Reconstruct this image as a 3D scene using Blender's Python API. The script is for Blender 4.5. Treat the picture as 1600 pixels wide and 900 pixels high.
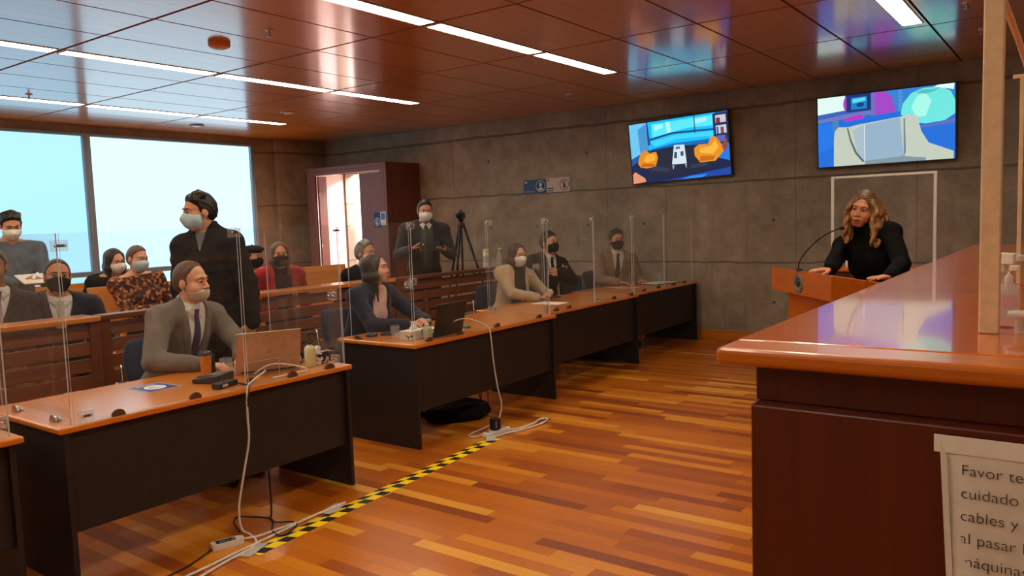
import bpy, bmesh, math, random
import numpy as np
from mathutils import Vector, Matrix, Euler

for o in list(bpy.data.objects):
    bpy.data.objects.remove(o)
scene = bpy.context.scene
COL = scene.collection
PI = math.pi
rnd = random.Random(7)

# ------------------------------------------------------------------ camera
def look_matrix(yaw, pitch, roll, loc):
    cy, sy, cp, sp = math.cos(yaw), math.sin(yaw), math.cos(pitch), math.sin(pitch)
    f = Vector((cy*cp, sy*cp, sp))
    r = f.cross(Vector((0, 0, 1))).normalized()
    u = r.cross(f)
    c, s = math.cos(roll), math.sin(roll)
    r2, u2 = c*r + s*u, -s*r + c*u
    m = Matrix((r2, u2, -f)).transposed().to_4x4()
    m.translation = loc
    return m

cam_data = bpy.data.cameras.new('camera')
cam = bpy.data.objects.new('camera', cam_data)
COL.objects.link(cam)
cam_data.sensor_width = 36.0
cam_data.lens = 36.0*1221.0/1600.0
cam_data.clip_start = 0.05
cam.matrix_world = look_matrix(math.radians(36.185), math.radians(-4.938), math.radians(-1.933), Vector((0, 0, 1.6)))
scene.camera = cam

# ------------------------------------------------------------------ light and exposure
vs = scene.view_settings
scene.display_settings.display_device = 'sRGB'
vs.view_transform = 'Standard'
vs.look = 'None'
vs.gamma = 1.0
vs.use_curve_mapping = False
vs.exposure = 0.0
STRIP_STRENGTH = 24.0          # ceiling strip lights
WINDOW_STRENGTH = 1.4         # daylight in the frosted panes
CORRIDOR_POWER = 420.0          # corridor behind the open door
SCREEN_STRENGTH = 1.0

world = bpy.data.worlds.new('world')
scene.world = world
world.use_nodes = True
bg = world.node_tree.nodes['Background']
bg.inputs[0].default_value = (0.55, 0.72, 0.9, 1)
bg.inputs[1].default_value = 0.25
scene.cycles.transparent_max_bounces = 64
scene.cycles.max_bounces = 8
scene.cycles.sample_clamp_indirect = 6.0

# ------------------------------------------------------------------ materials
def lin(c):
    return tuple(((v/255.0)/12.92 if v/255.0 <= 0.04045 else ((v/255.0+0.055)/1.055)**2.4) for v in c[:3]) + (1.0,)

class NT:
    """small helper for writing shader graphs"""
    def __init__(s, name):
        s.m = bpy.data.materials.new(name)
        s.m.use_nodes = True
        s.t = s.m.node_tree
        s.b = s.t.nodes['Principled BSDF']
        s.out = s.t.nodes['Material Output']
        s._co = None
    def new(s, typ, **kw):
        n = s.t.nodes.new(typ)
        for k, v in kw.items():
            setattr(n, k, v)
        return n
    def put(s, sock, v):
        if hasattr(v, 'is_output'):
            s.t.links.new(v, sock)
        else:
            sock.default_value = v
    def co(s):
        if s._co is None:
            s._co = s.new('ShaderNodeTexCoord').outputs['Object']
        return s._co
    def math(s, op, a, b=0.0, c=0.0):
        n = s.new('ShaderNodeMath', operation=op)
        s.put(n.inputs[0], a); s.put(n.inputs[1], b); s.put(n.inputs[2], c)
        return n.outputs[0]
    def xyz(s, v=None):
        n = s.new('ShaderNodeSeparateXYZ')
        s.put(n.inputs[0], v if v is not None else s.co())
        return n.outputs
    def comb(s, x, y, z):
        n = s.new('ShaderNodeCombineXYZ')
        s.put(n.inputs[0], x); s.put(n.inputs[1], y); s.put(n.inputs[2], z)
        return n.outputs[0]
    def mapped(s, scale, v=None, rot=(0, 0, 0)):
        n = s.new('ShaderNodeMapping')
        s.put(n.inputs['Vector'], v if v is not None else s.co())
        n.inputs['Scale'].default_value = scale
        n.inputs['Rotation'].default_value = rot
        return n.outputs[0]
    def noise(s, scale, vec=None, detail=3.0, rough=0.55, dist=0.0):
        n = s.new('ShaderNodeTexNoise')
        s.put(n.inputs['Vector'], vec if vec is not None else s.co())
        n.inputs['Scale'].default_value = scale
        n.inputs['Detail'].default_value = detail
        n.inputs['Roughness'].default_value = rough
        n.inputs['Distortion'].default_value = dist
        return n.outputs[0]
    def white(s, vec):
        n = s.new('ShaderNodeTexWhiteNoise', noise_dimensions='3D')
        s.put(n.inputs['Vector'], vec)
        return n.outputs[0]
    def ramp(s, fac, stops, interp='LINEAR'):
        n = s.new('ShaderNodeValToRGB')
        n.color_ramp.interpolation = interp
        e = n.color_ramp.elements
        while len(e) < len(stops):
            e.new(0.5)
        for el, (p, c) in zip(e, stops):
            el.position = p
            el.color = lin(c)
        s.put(n.inputs[0], fac)
        return n.outputs[0]
    def mix(s, fac, a, b, blend='MIX'):
        n = s.new('ShaderNodeMix', data_type='RGBA', blend_type=blend)
        s.put(n.inputs[0], fac)
        s.put(n.inputs[6], lin(a) if isinstance(a, tuple) else a)
        s.put(n.inputs[7], lin(b) if isinstance(b, tuple) else b)
        return n.outputs[2]
    def bump(s, h, strength=0.3, dist=0.002):
        n = s.new('ShaderNodeBump')
        n.inputs['Strength'].default_value = strength
        n.inputs['Distance'].default_value = dist
        s.put(n.inputs['Height'], h)
        s.t.links.new(n.outputs[0], s.b.inputs['Normal'])
    def set(s, color=None, rough=None, metal=None, coat=None, coat_rough=None, spec=None, emit=None, estr=None, sheen=None):
        I = s.b.inputs
        if color is not None: s.put(I['Base Color'], lin(color) if isinstance(color, tuple) else color)
        if rough is not None: s.put(I['Roughness'], rough)
        if metal is not None: s.put(I['Metallic'], metal)
        if coat is not None: s.put(I['Coat Weight'], coat)
        if coat_rough is not None: s.put(I['Coat Roughness'], coat_rough)
        if spec is not None: s.put(I['Specular IOR Level'], spec)
        if sheen is not None: s.put(I['Sheen Weight'], sheen)
        if emit is not None: s.put(I['Emission Color'], lin(emit) if isinstance(emit, tuple) else emit)
        if estr is not None: s.put(I['Emission Strength'], estr)
        return s

_mats = {}
def plain(name, color, rough=0.5, metal=0.0, coat=0.0, spec=0.5, var=0.06, scale=40.0, bump=0.0):
    """one colour with a faint procedural mottling"""
    if name in _mats: return _mats[name]
    n = NT(name)
    nz = n.noise(scale, detail=2.0)
    lo = tuple(max(0, c*(1-var)) for c in color); hi = tuple(min(255, c*(1+var)) for c in color)
    n.set(n.ramp(nz, [(0.3, lo), (0.7, hi)]), rough, metal, coat, spec=spec)
    if bump: n.bump(nz, bump, 0.001)
    _mats[name] = n.m
    return n.m

def cloth(name, color, scale=260.0, var=0.16, rough=0.9, bump=0.25):
    if name in _mats: return _mats[name]
    n = NT(name)
    a = n.noise(scale, detail=2.0)
    b = n.noise(9.0, detail=3.0)
    lo = tuple(c*(1-var) for c in color); hi = tuple(min(255, c*(1+var)) for c in color)
    f = n.math('ADD', n.math('MULTIPLY', a, 0.5), n.math('MULTIPLY', b, 0.5))
    n.set(n.ramp(f, [(0.32, lo), (0.68, hi)]), rough, sheen=0.15 if sum(color) > 120 else 0.0, spec=0.25 if sum(color) > 120 else 0.1)
    n.bump(b, bump, 0.006)
    _mats[name] = n.m
    return n.m

def wood(name, c1, c2, axis=0, rough=0.3, coat=0.3, coat_rough=0.1, scale=1.0, bump=0.03):
    if name in _mats: return _mats[name]
    n = NT(name)
    sc = [14.0*scale]*3
    sc[axis] = 0.9*scale
    v = n.mapped(tuple(sc))
    a = n.noise(1.6, v, detail=5.0, rough=0.6, dist=1.2)
    b = n.noise(9.0, v, detail=3.0)
    f = n.math('ADD', n.math('MULTIPLY', a, 0.75), n.math('MULTIPLY', b, 0.25))
    n.set(n.ramp(f, [(0.3, c1), (0.7, c2)]), rough, coat=coat, coat_rough=coat_rough)
    n.bump(b, bump, 0.001)
    _mats[name] = n.m
    return n.m

def emission(name, color, strength):
    if name in _mats: return _mats[name]
    n = NT(name)
    n.set((5, 5, 5), 0.4, emit=color, estr=strength)
    _mats[name] = n.m
    return n.m

def acrylic(name, haze=0.010, tint=(0.985, 0.99, 0.985)):
    """thin clear sheet: what lies behind shows through, the surface mirrors by its real Fresnel"""
    if name in _mats: return _mats[name]
    n = NT(name)
    n.t.nodes.remove(n.b)
    tr = n.new('ShaderNodeBsdfTransparent'); tr.inputs[0].default_value = tint + (1,)
    gl = n.new('ShaderNodeBsdfGlossy'); gl.inputs['Roughness'].default_value = 0.015
    df = n.new('ShaderNodeBsdfDiffuse'); df.inputs[0].default_value = (0.8, 0.82, 0.82, 1)
    fr = n.new('ShaderNodeFresnel'); fr.inputs[0].default_value = 1.45
    ge = n.new('ShaderNodeNewGeometry')
    n.t.links.new(n.math('SUBTRACT', 1.45, n.math('MULTIPLY', ge.outputs['Backfacing'], 1.45-1/1.45)), fr.inputs[0])
    m1 = n.new('ShaderNodeMixShader'); m2 = n.new('ShaderNodeMixShader')
    n.t.links.new(fr.outputs[0], m1.inputs[0]); n.t.links.new(tr.outputs[0], m1.inputs[1]); n.t.links.new(gl.outputs[0], m1.inputs[2])
    m2.inputs[0].default_value = haze
    n.t.links.new(m1.outputs[0], m2.inputs[1]); n.t.links.new(df.outputs[0], m2.inputs[2])
    n.t.links.new(m2.outputs[0], n.out.inputs[0])
    _mats[name] = n.m
    return n.m

M = {}
M['desk_top'] = wood('desk_top_wood', (206, 114, 20), (228, 140, 36), 0, 0.3, 0.9, 0.2, bump=0.0)
M['desk_black'] = plain('desk_black_laminate', (31, 25, 23), 0.55, var=0.15, scale=30)
M['bench_top'] = wood('bench_top_veneer', (186, 82, 4), (216, 108, 10), 0, 0.25, 0.8, 0.05, bump=0.0)
M['bench_edge'] = wood('bench_edge_wood', (172, 86, 2), (198, 110, 6), 1, 0.34, 0.3, 0.08)
M['bench_side'] = wood('bench_side_wood', (70, 20, 4), (90, 29, 6), 2, 0.4, 0.1, 0.2)
M['rail_wood'] = wood('railing_wood', (90, 42, 14), (120, 62, 22), 0, 0.38, 0.25, 0.2)
M['rail_cap'] = wood('railing_cap_wood', (182, 102, 28), (208, 128, 42), 0, 0.3, 0.5, 0.12)
M['pew_wood'] = wood('pew_wood', (204, 124, 48), (228, 152, 74), 0, 0.35, 0.4, 0.15)
M['door_wood'] = wood('door_wood', (96, 50, 40), (120, 66, 52), 2, 0.45, 0.0, 0.15)
M['podium_wood'] = wood('podium_wood', (178, 86, 10), (200, 106, 20), 0, 0.32, 0.4, 0.12)
M['skirting'] = wood('skirting_wood', (176, 96, 20), (200, 118, 32), 1, 0.35, 0.3, 0.15)
M['black_plastic'] = plain('black_plastic', (20, 20, 21), 0.4, var=0.1)
M['black_rubber'] = plain('black_rubber', (16, 16, 16), 0.7, var=0.1)
M['black_metal'] = plain('black_metal', (26, 26, 27), 0.35, 0.6, var=0.08)
M['chrome'] = plain('chrome', (210, 212, 214), 0.18, 1.0, var=0.02)
M['steel'] = plain('brushed_steel', (170, 168, 164), 0.35, 1.0, var=0.05)
M['white_plastic'] = plain('white_plastic', (226, 222, 214), 0.4, var=0.03)
M['grey_plastic'] = plain('grey_plastic', (120, 124, 128), 0.4, var=0.05)
M['aluminium'] = plain('window_aluminium', (118, 130, 140), 0.4, 0.3, var=0.05)
M['paper'] = plain('paper', (232, 230, 224), 0.8, var=0.02)
M['manila'] = plain('manila_paper', (226, 178, 120), 0.8, var=0.03)
M['cable_white'] = plain('white_cable', (214, 208, 196), 0.5, var=0.05)
M['cable_black'] = plain('black_cable', (18, 17, 17), 0.5, var=0.05)
M['acrylic'] = acrylic('clear_acrylic')
M['acrylic_edge'] = plain('acrylic_polished_edge', (196, 202, 204), 0.25, var=0.03)
M['hinge_clear'] = acrylic('acrylic_block', 0.16)
M['knob'] = plain('brown_knob', (92, 60, 44), 0.5, var=0.1)
M['blue_fabric'] = cloth('blue_chair_fabric', (36, 48, 68))
M['blue_ink'] = plain('blue_print', (24, 66, 150), 0.6, var=0.05)
M['navy_ink'] = plain('navy_print', (18, 42, 92), 0.6, var=0.05)
M['dark_ink'] = plain('dark_print', (40, 38, 40), 0.7, var=0.03)
M['cream_print'] = plain('cream_print', (196, 182, 168), 0.7, var=0.03)
M['pale_print'] = plain('pale_print', (178, 196, 206), 0.7, var=0.03)

# ------------------------------------------------------------------ mesh helpers
def tag(o, label=None, cat=None, group=None, kind=None):
    if label: o['label'] = label
    if cat: o['category'] = cat
    if group: o['group'] = group
    if kind: o['kind'] = kind
    return o

def thing(name, label, cat, loc=(0, 0, 0), rz=0.0, group=None):
    o = bpy.data.objects.new(name, None)
    o.empty_display_size = 0.1
    COL.objects.link(o)
    o.location = loc
    o.rotation_euler = (0, 0, rz)
    return tag(o, label, cat, group)

def kids(o):
    return [c for c in COL.objects if c.parent == o]

def copy_tree(o, loc=None, rz=None, label=None, parent=None):
    c = o.copy()
    COL.objects.link(c)
    if parent: c.parent = parent
    if loc is not None: c.location = loc
    if rz is not None: c.rotation_euler = (0, 0, rz)
    if label: c['label'] = label
    for ch in kids(o):
        copy_tree(ch, parent=c)
    return c

class MB:
    """collects shapes and links them as one mesh object"""
    def __init__(s):
        s.v, s.f, s.m, s.sm = [], [], [], []
    def add(s, verts, faces, mat=0, smooth=False, T=None):
        b = len(s.v)
        if T is not None: verts = [T @ Vector(p) for p in verts]
        s.v += [tuple(p) for p in verts]
        for f in faces:
            s.f.append([b+i for i in f]); s.m.append(mat); s.sm.append(smooth)
        return s
    def box(s, c, d, mat=0, rz=0.0, T=None):
        hx, hy, hz = d[0]/2, d[1]/2, d[2]/2
        R = Matrix.Translation(Vector(c)) @ Matrix.Rotation(rz, 4, 'Z')
        if T is not None: R = T @ R
        vs_ = [R @ Vector((x*hx, y*hy, z*hz)) for x in (-1, 1) for y in (-1, 1) for z in (-1, 1)]
        return s.add(vs_, [(0, 1, 3, 2), (4, 6, 7, 5), (0, 4, 5, 1), (2, 3, 7, 6), (0, 2, 6, 4), (1, 5, 7, 3)], mat)
    def span(s, a, b, mat=0, T=None):
        return s.box([(a[i]+b[i])/2 for i in range(3)], [abs(b[i]-a[i]) for i in range(3)], mat, T=T)
    def prism(s, poly, h, T=None, mat=0, side=None, smooth_side=False):
        """polygon in local xy, extruded from z=0 to z=h"""
        n = len(poly)
        vs_ = [(p[0], p[1], 0) for p in poly] + [(p[0], p[1], h) for p in poly]
        s.add(vs_, [tuple(reversed(range(n))), tuple(range(n, 2*n))], mat, False, T)
        s.add(vs_, [(i, (i+1) % n, n+(i+1) % n, n+i) for i in range(n)], mat if side is None else side, smooth_side, T)
        return s
    def tube(s, pts, r, n=8, mat=0, T=None, closed=False, flat=1.0):
        P = [Vector(p) for p in pts]
        k = len(P)
        rs = r if isinstance(r, (list, tuple)) else [r]*k
        vs_ = []
        up = None
        for i in range(k):
            a = P[i-1] if (i > 0 or closed) else P[i]
            b = P[(i+1) % k] if (i < k-1 or closed) else P[i]
            t = (b-a).normalized()
            if up is None:
                up = Vector((0, 0, 1)) if abs(t.z) < 0.9 else Vector((1, 0, 0))
            x = up - t*up.dot(t)
            if x.length < 1e-6: x = t.orthogonal()
            x.normalize(); y = t.cross(x); up = x
            for j in range(n):
                an = 2*PI*j/n
                vs_.append(P[i] + (x*math.cos(an)*flat + y*math.sin(an))*rs[i])
        fs = []
        for i in range(k if closed else k-1):
            for j in range(n):
                a, b = i*n+j, i*n+(j+1) % n
                c, d = ((i+1) % k)*n+(j+1) % n, ((i+1) % k)*n+j
                fs.append((a, b, c, d))
        if not closed:
            fs.append(tuple(reversed(range(n)))); fs.append(tuple(range((k-1)*n, k*n)))
        return s.add(vs_, fs, mat, True, T)
    def lathe(s, prof, n=20, mat=0, T=None, cap=True):
        vs_, fs = [], []
        for r, z in prof:
            for j in range(n):
                an = 2*PI*j/n
                vs_.append((r*math.cos(an), r*math.sin(an), z))
        for i in range(len(prof)-1):
            for j in range(n):
                fs.append((i*n+j, i*n+(j+1) % n, (i+1)*n+(j+1) % n, (i+1)*n+j))
        s.add(vs_, fs, mat, True, T)
        if cap:
            k = len(prof)-1
            s.add(vs_, [tuple(reversed(range(n))), tuple(range(k*n, (k+1)*n))], mat, False, T)
        return s
    def ball(s, c, r, n=12, m=8, mat=0, T=None):
        rx, ry, rz_ = (r, r, r) if not isinstance(r, (tuple, list)) else r
        vs_ = [(c[0], c[1], c[2]-rz_)]
        for i in range(1, m):
            a = -PI/2 + PI*i/m
            for j in range(n):
                b = 2*PI*j/n
                vs_.append((c[0]+rx*math.cos(a)*math.cos(b), c[1]+ry*math.cos(a)*math.sin(b), c[2]+rz_*math.sin(a)))
        vs_.append((c[0], c[1], c[2]+rz_))
        fs = [(0, 1+(j+1) % n, 1+j) for j in range(n)]
        for i in range(m-2):
            for j in range(n):
                a = 1+i*n
                fs.append((a+j, a+(j+1) % n, a+n+(j+1) % n, a+n+j))
        L = len(vs_)-1; a = 1+(m-2)*n
        fs += [(a+j, a+(j+1) % n, L) for j in range(n)]
        return s.add(vs_, fs, mat, True, T)
    def build(s, name, mats, parent=None, bevel=0.0, seg=2, loc=None, subsurf=0):
        me = bpy.data.meshes.new(name)
        me.from_pydata(s.v, [], s.f)
        if not isinstance(mats, (list, tuple)): mats = [mats]
        for m in mats: me.materials.append(m)
        me.polygons.foreach_set('material_index', s.m)
        me.polygons.foreach_set('use_smooth', s.sm)
        me.update()
        o = bpy.data.objects.new(name, me)
        COL.objects.link(o)
        if parent: o.parent = parent
        if loc is not None: o.location = loc
        if bevel:
            b = o.modifiers.new('bevel', 'BEVEL')
            b.width = bevel; b.segments = seg; b.limit_method = 'ANGLE'; b.angle_limit = math.radians(40)
            b.harden_normals = False
        if subsurf:
            q = o.modifiers.new('sub', 'SUBSURF'); q.levels = subsurf; q.render_levels = subsurf
        return o

def struct(o):
    o['kind'] = 'structure'
    return o

def spline(ctrl, n=8):
    """Catmull-Rom through the control points"""
    P = [Vector(p) for p in ctrl]
    P = [P[0]*2-P[1]] + P + [P[-1]*2-P[-2]]
    out = []
    for i in range(1, len(P)-2):
        for k in range(n):
            t = k/n
            a, b, c, d = P[i-1], P[i], P[i+1], P[i+2]
            out.append(0.5*((2*b) + (c-a)*t + (2*a-5*b+4*c-d)*t*t + (-a+3*b-3*c+d)*t*t*t))
    out.append(P[-2])
    return out

def text_mesh(body, size, name, mat, parent=None, T=None, depth=0.0003):
    cu = bpy.data.curves.new(name, 'FONT')
    cu.body = body; cu.size = size; cu.extrude = depth; cu.offset = -0.0004
    ob = bpy.data.objects.new(name, cu)
    COL.objects.link(ob)
    bpy.context.view_layer.update()
    me = bpy.data.meshes.new_from_object(ob.evaluated_get(bpy.context.evaluated_depsgraph_get()))
    bpy.data.objects.remove(ob)
    me.name = name
    me.materials.clear(); me.materials.append(mat)
    if T is not None: me.transform(T)
    o = bpy.data.objects.new(name, me)
    COL.objects.link(o)
    if parent: o.parent = parent
    return o
# ------------------------------------------------------------------ the room
XB, YA, XW, YR, H = 9.5, 11.1, -3.0, -3.4, 3.1     # concrete wall, window wall, back wall, right wall, ceiling

def floor_material():
    n = NT('plank_floor')
    x, y, z = n.xyz()
    w, L = 0.083, 0.78
    row = n.math('FLOOR', n.math('DIVIDE', x, w))
    off = n.math('MULTIPLY', n.white(n.comb(row, 3.1, 0.0)), 9.0)
    yy = n.math('ADD', y, off)
    col = n.math('FLOOR', n.math('DIVIDE', yy, L))
    r = n.white(n.comb(row, col, 1.7))
    base = n.ramp(r, [(0.0, (124, 52, 12)), (0.10, (160, 78, 10)), (0.42, (190, 104, 12)), (0.74, (204, 118, 18)), (0.9, (222, 144, 32)), (1.0, (236, 172, 60))])
    g = n.noise(1.5, n.mapped((60.0, 2.2, 1.0), n.comb(x, yy, r)), detail=4.0, dist=0.6)
    base = n.mix(n.math('MULTIPLY', g, 0.35), base, (150, 76, 12), 'MIX')
    fx = n.math('ABSOLUTE', n.math('SUBTRACT', n.math('FRACT', n.math('DIVIDE', x, w)), 0.5))
    fy = n.math('ABSOLUTE', n.math('SUBTRACT', n.math('FRACT', n.math('DIVIDE', yy, L)), 0.5))
    seam = n.math('MAXIMUM', n.math('GREATER_THAN', fx, 0.487), n.math('GREATER_THAN', fy, 0.4985))
    base = n.mix(n.math('MULTIPLY', seam, 0.45), base, (60, 24, 10))
    n.set(base, n.math('ADD', 0.3, n.math('MULTIPLY', g, 0.1)), coat=0.2, coat_rough=0.14)
    n.bump(n.math('MULTIPLY', seam, -1.0), 0.15, 0.001)
    return n.m

def concrete_material():
    n = NT('cast_concrete')
    x, y, z = n.xyz()
    big = n.noise(0.8, detail=4.0)
    mid = n.noise(4.5, detail=6.0, rough=0.62)
    fine = n.noise(40.0, detail=4.0)
    f = n.math('ADD', n.math('MULTIPLY', big, 0.45), n.math('ADD', n.math('MULTIPLY', mid, 0.4), n.math('MULTIPLY', fine, 0.15)))
    colr = n.ramp(f, [(0.3, (104, 93, 80)), (0.5, (146, 132, 114)), (0.7, (180, 164, 144))])
    # vertical water marks
    st = n.noise(1.0, n.mapped((1.0, 3.2, 0.22)), detail=4.0)
    stm = n.math('MULTIPLY', n.math('GREATER_THAN', st, 0.62), n.math('SUBTRACT', st, 0.5))
    colr = n.mix(n.math('MULTIPLY', stm, 0.9), colr, (78, 70, 64))
    wob = n.math('MULTIPLY', n.math('SUBTRACT', n.noise(3.0, detail=5.0), 0.5), 0.05)
    zz = n.math('ADD', z, wob)
    mask = None
    for zj, wd in ((0.99, 0.011), (1.985, 0.014), (2.87, 0.018)):
        m = n.math('LESS_THAN', n.math('ABSOLUTE', n.math('SUBTRACT', zz, zj)), wd)
        mask = m if mask is None else n.math('MAXIMUM', mask, m)
    yw = n.math('ADD', y, n.math('MULTIPLY', wob, 0.5))
    for yj in (8.02, 5.28, 4.41, 2.75, 1.46):
        m = n.math('LESS_THAN', n.math('ABSOLUTE', n.math('SUBTRACT', yw, yj)), 0.009)
        mask = n.math('MAXIMUM', mask, n.math('MULTIPLY', m, 0.45))
    # form-tie holes
    fy = n.math('MULTIPLY', n.math('SUBTRACT', n.math('FRACT', n.math('DIVIDE', y, 0.86)), 0.5), 0.86)
    fz = n.math('SUBTRACT', n.math('FRACT', z), 0.5)
    d = n.math('SQRT', n.math('ADD', n.math('MULTIPLY', fy, fy), n.math('MULTIPLY', fz, fz)))
    hole = n.math('MULTIPLY', n.math('LESS_THAN', n.math('ADD', d, n.math('MULTIPLY', wob, 0.35)), 0.020), n.math('GREATER_THAN', n.white(n.comb(n.math('FLOOR', n.math('DIVIDE', y, 0.86)), n.math('FLOOR', z), 2.0)), 0.35))
    colr = n.mix(n.math('MULTIPLY', mask, n.math('ADD', 0.25, n.math('MULTIPLY', mid, 0.7))), colr, (66, 58, 52))
    colr = n.mix(n.math('MULTIPLY', hole, 0.75), colr, (62, 54, 48))
    n.set(colr, 0.78, spec=0.3)
    n.bump(n.math('SUBTRACT', f, n.math('ADD', n.math('MULTIPLY', mask, 0.6), hole)), 0.35, 0.008)
    return n.m

def ceiling_material():
    n = NT('ceiling_panel_wood')
    x, y, z = n.xyz()
    cx = n.math('FLOOR', n.math('DIVIDE', n.math('SUBTRACT', x, 0.227), 1.4465))
    cy = n.math('FLOOR', n.math('DIVIDE', n.math('SUBTRACT', y, 1.06), 0.69))
    r = n.white(n.comb(cx, cy, 0.0))
    g = n.noise(1.4, n.mapped((1.2, 16.0, 1.0), n.comb(x, y, r)), detail=5.0, dist=1.0)
    c = n.ramp(g, [(0.3, (196, 118, 40)), (0.7, (218, 140, 56))])
    c = n.mix(n.math('MULTIPLY', r, 0.3), c, (178, 102, 36))
    n.set(c, 0.35, coat=1.0, coat_rough=0.13)
    n.b.inputs['Coat IOR'].default_value = 1.6
    return n.m

M['floor'] = floor_material()
M['concrete'] = concrete_material()
M['ceiling'] = ceiling_material()
M['joint_dark'] = plain('ceiling_joint', (34, 26, 22), 0.8)
M['plaster'] = plain('corridor_plaster', (236, 228, 226), 0.8, var=0.02)

struct(MB().span((XW-0.2, YR-0.2, -0.12), (XB+2.6, YA+0.3, 0)).build('floor', M['floor']))

# ceiling: separate boards with open joints under a dark slab
xl = [0.227+1.4465*k for k in range(-3, 7)]
xl = [XW] + [v for v in xl if XW+0.2 < v < XB-0.1] + [XB]
yl = [YR, -2.42, -1.72, -1.02, -0.33, 0.36, 1.06, 1.77, 2.5, 3.22, 3.93, 4.64, 5.33, 6.03, 6.70, 7.35, 8.03, 8.68, 9.29, 10.0, 10.65, YA]
mb = MB()
mb.span((XW-0.2, YR-0.2, H+0.035), (XB+0.25, YA+0.3, H+0.2), 1)
for i in range(len(xl)-1):
    for j in range(len(yl)-1):
        mb.span((xl[i]+0.014, yl[j]+0.010, H), (xl[i+1]-0.014, yl[j+1]-0.010, H+0.02), 0)
struct(mb.build('ceiling', [M['ceiling'], M['joint_dark']]))

# concrete wall with the doorway inside the wooden vestibule
DY0, DY1, DZ = 8.80, 10.5, 2.5
mb = MB()
mb.span((XB, YR, 0), (XB+0.2, DY0, H)); mb.span((XB, DY1, 0), (XB+0.2, YA, H)); mb.span((XB, DY0, DZ), (XB+0.2, DY1, H))
struct(mb.build('wall_concrete', M['concrete']))
struct(MB().span((XB-0.018, 0.2, 0), (XB, 8.72, 0.125)).build('baseboard_concrete', M['skirting'], bevel=0.004))

# corridor beyond the doorway
mb = MB()
mb.span((XB+1.9, DY0-1.5, 0), (XB+2.0, DY1+1.5, 2.9)); mb.span((XB+0.2, DY0-1.6, 0), (XB+2.0, DY0-1.5, 2.9))
mb.span((XB+0.2, DY1+1.5, 0), (XB+2.0, DY1+1.6, 2.9)); mb.span((XB+0.2, DY0-1.6, 2.9), (XB+2.0, DY1+1.6, 3.0))
struct(mb.build('wall_corridor', M['plaster']))
ld = bpy.data.lights.new('corridor_lamp', 'AREA'); ld.shape = 'RECTANGLE'; ld.size = 2.6; ld.size_y = 0.6
ld.energy = CORRIDOR_POWER; ld.color = (1.0, 0.93, 0.93)
lo = bpy.data.objects.new('corridor_lamp', ld); lo.location = (XB+0.95, 9.6, 2.86); lo.rotation_euler = (0, 0, PI/2); COL.objects.link(lo)

# window wall
WZ0, WZ1 = 0.62, 2.95
wx = [(-0.25, 2.55), (2.65, 5.32), (5.42, 8.0)]
mb = MB()
mb.span((XW, YA, 0), (XB+0.2, YA+0.25, WZ0)); mb.span((XW, YA, WZ1), (XB+0.2, YA+0.25, H))
mb.span((8.06, YA, WZ0), (XB+0.2, YA+0.25, WZ1)); mb.span((XW, YA, WZ0), (-0.31, YA+0.25, WZ1))
struct(mb.build('wall_window_side', M['concrete']))
# concrete pier next to the window
struct(MB().span((8.45, YA-0.10, 0), (9.5, YA, H)).build('wall_pier', M['concrete'], bevel=0.01))
paneA = emission('frosted_daylight_blue', (164, 220, 246), WINDOW_STRENGTH*0.95)
paneB = emission('frosted_daylight_white', (192, 232, 250), WINDOW_STRENGTH*1.1)
for i, (a, b) in enumerate(wx):
    fr = MB()
    fr.span((a-0.06, YA-0.03, WZ0-0.05), (a, YA+0.08, WZ1+0.04)); fr.span((b, YA-0.03, WZ0-0.05), (b+0.06 if i == 2 else b+0.04, YA+0.08, WZ1+0.04))
    fr.span((a, YA-0.03, WZ1), (b, YA+0.08, WZ1+0.04)); fr.span((a, YA-0.03, WZ0-0.05), (b, YA+0.08, WZ0))
    fr.span((a, YA-0.02, 1.02), (b, YA+0.08, 1.09))
    w = struct(fr.build('window_%d' % (i+1), M['aluminium'], bevel=0.005))
    MB().span((a, YA+0.03, WZ0), (b, YA+0.04, 1.02)).span((a, YA+0.03, 1.09), (b, YA+0.04, WZ1)).build('frosted_pane', paneB if i == 2 else paneA, w)

# the two walls behind the camera
struct(MB().span((XW-0.2, YR-0.2, 0), (XW, YA+0.25, H)).build('wall_back', M['concrete']))
struct(MB().span((XW-0.2, YR-0.2, 0), (XB+0.2, YR, H)).build('wall_right', M['concrete']))

# wooden entrance vestibule on the concrete wall
VX, VY0, VY1, VZ = 8.73, 8.73, 10.6, 2.575
v = thing('entrance_vestibule', 'dark reddish wooden box-like door surround standing against the concrete wall', 'door surround', (VX, VY0, 0))
L = lambda a, b: ((a[0]-VX, a[1]-VY0, a[2]), (b[0]-VX, b[1]-VY0, b[2]))
MB().span(*L((VX, VY0, 0), (XB, VY0+0.05, VZ))).build('side_panel', M['door_wood'], v, 0.004)
MB().span(*L((VX, VY1-0.05, 0), (XB, VY1, VZ))).build('side_panel', M['door_wood'], v, 0.004)
MB().span(*L((VX+0.06, VY1-0.06, 0), (XB, VY1-0.051, VZ-0.07))).build('inner_lining', M['plaster'], v)
MB().span(*L((VX, VY0+0.05, VZ-0.06), (XB, VY1-0.05, VZ))).build('roof_panel', M['door_wood'], v, 0.004)
MB().span(*L((VX, VY0+0.05, VZ-0.125), (VX+0.05, VY1-0.05, VZ-0.06))).span(*L((VX, VY0+0.05, 0), (VX+0.05, VY0+0.14, VZ-0.125))).span(*L((VX, VY1-0.19, 0), (VX+0.05, VY1-0.05, VZ-0.125))).build('door_frame', M['door_wood'], v, 0.004)
o = MB().span(*L((VX+0.01, 8.87, 0.01), (VX+0.045, 9.34, 2.425))).build('door_leaf', M['door_wood'], v, 0.003); o['label'] = 'closed right door leaf'
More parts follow.
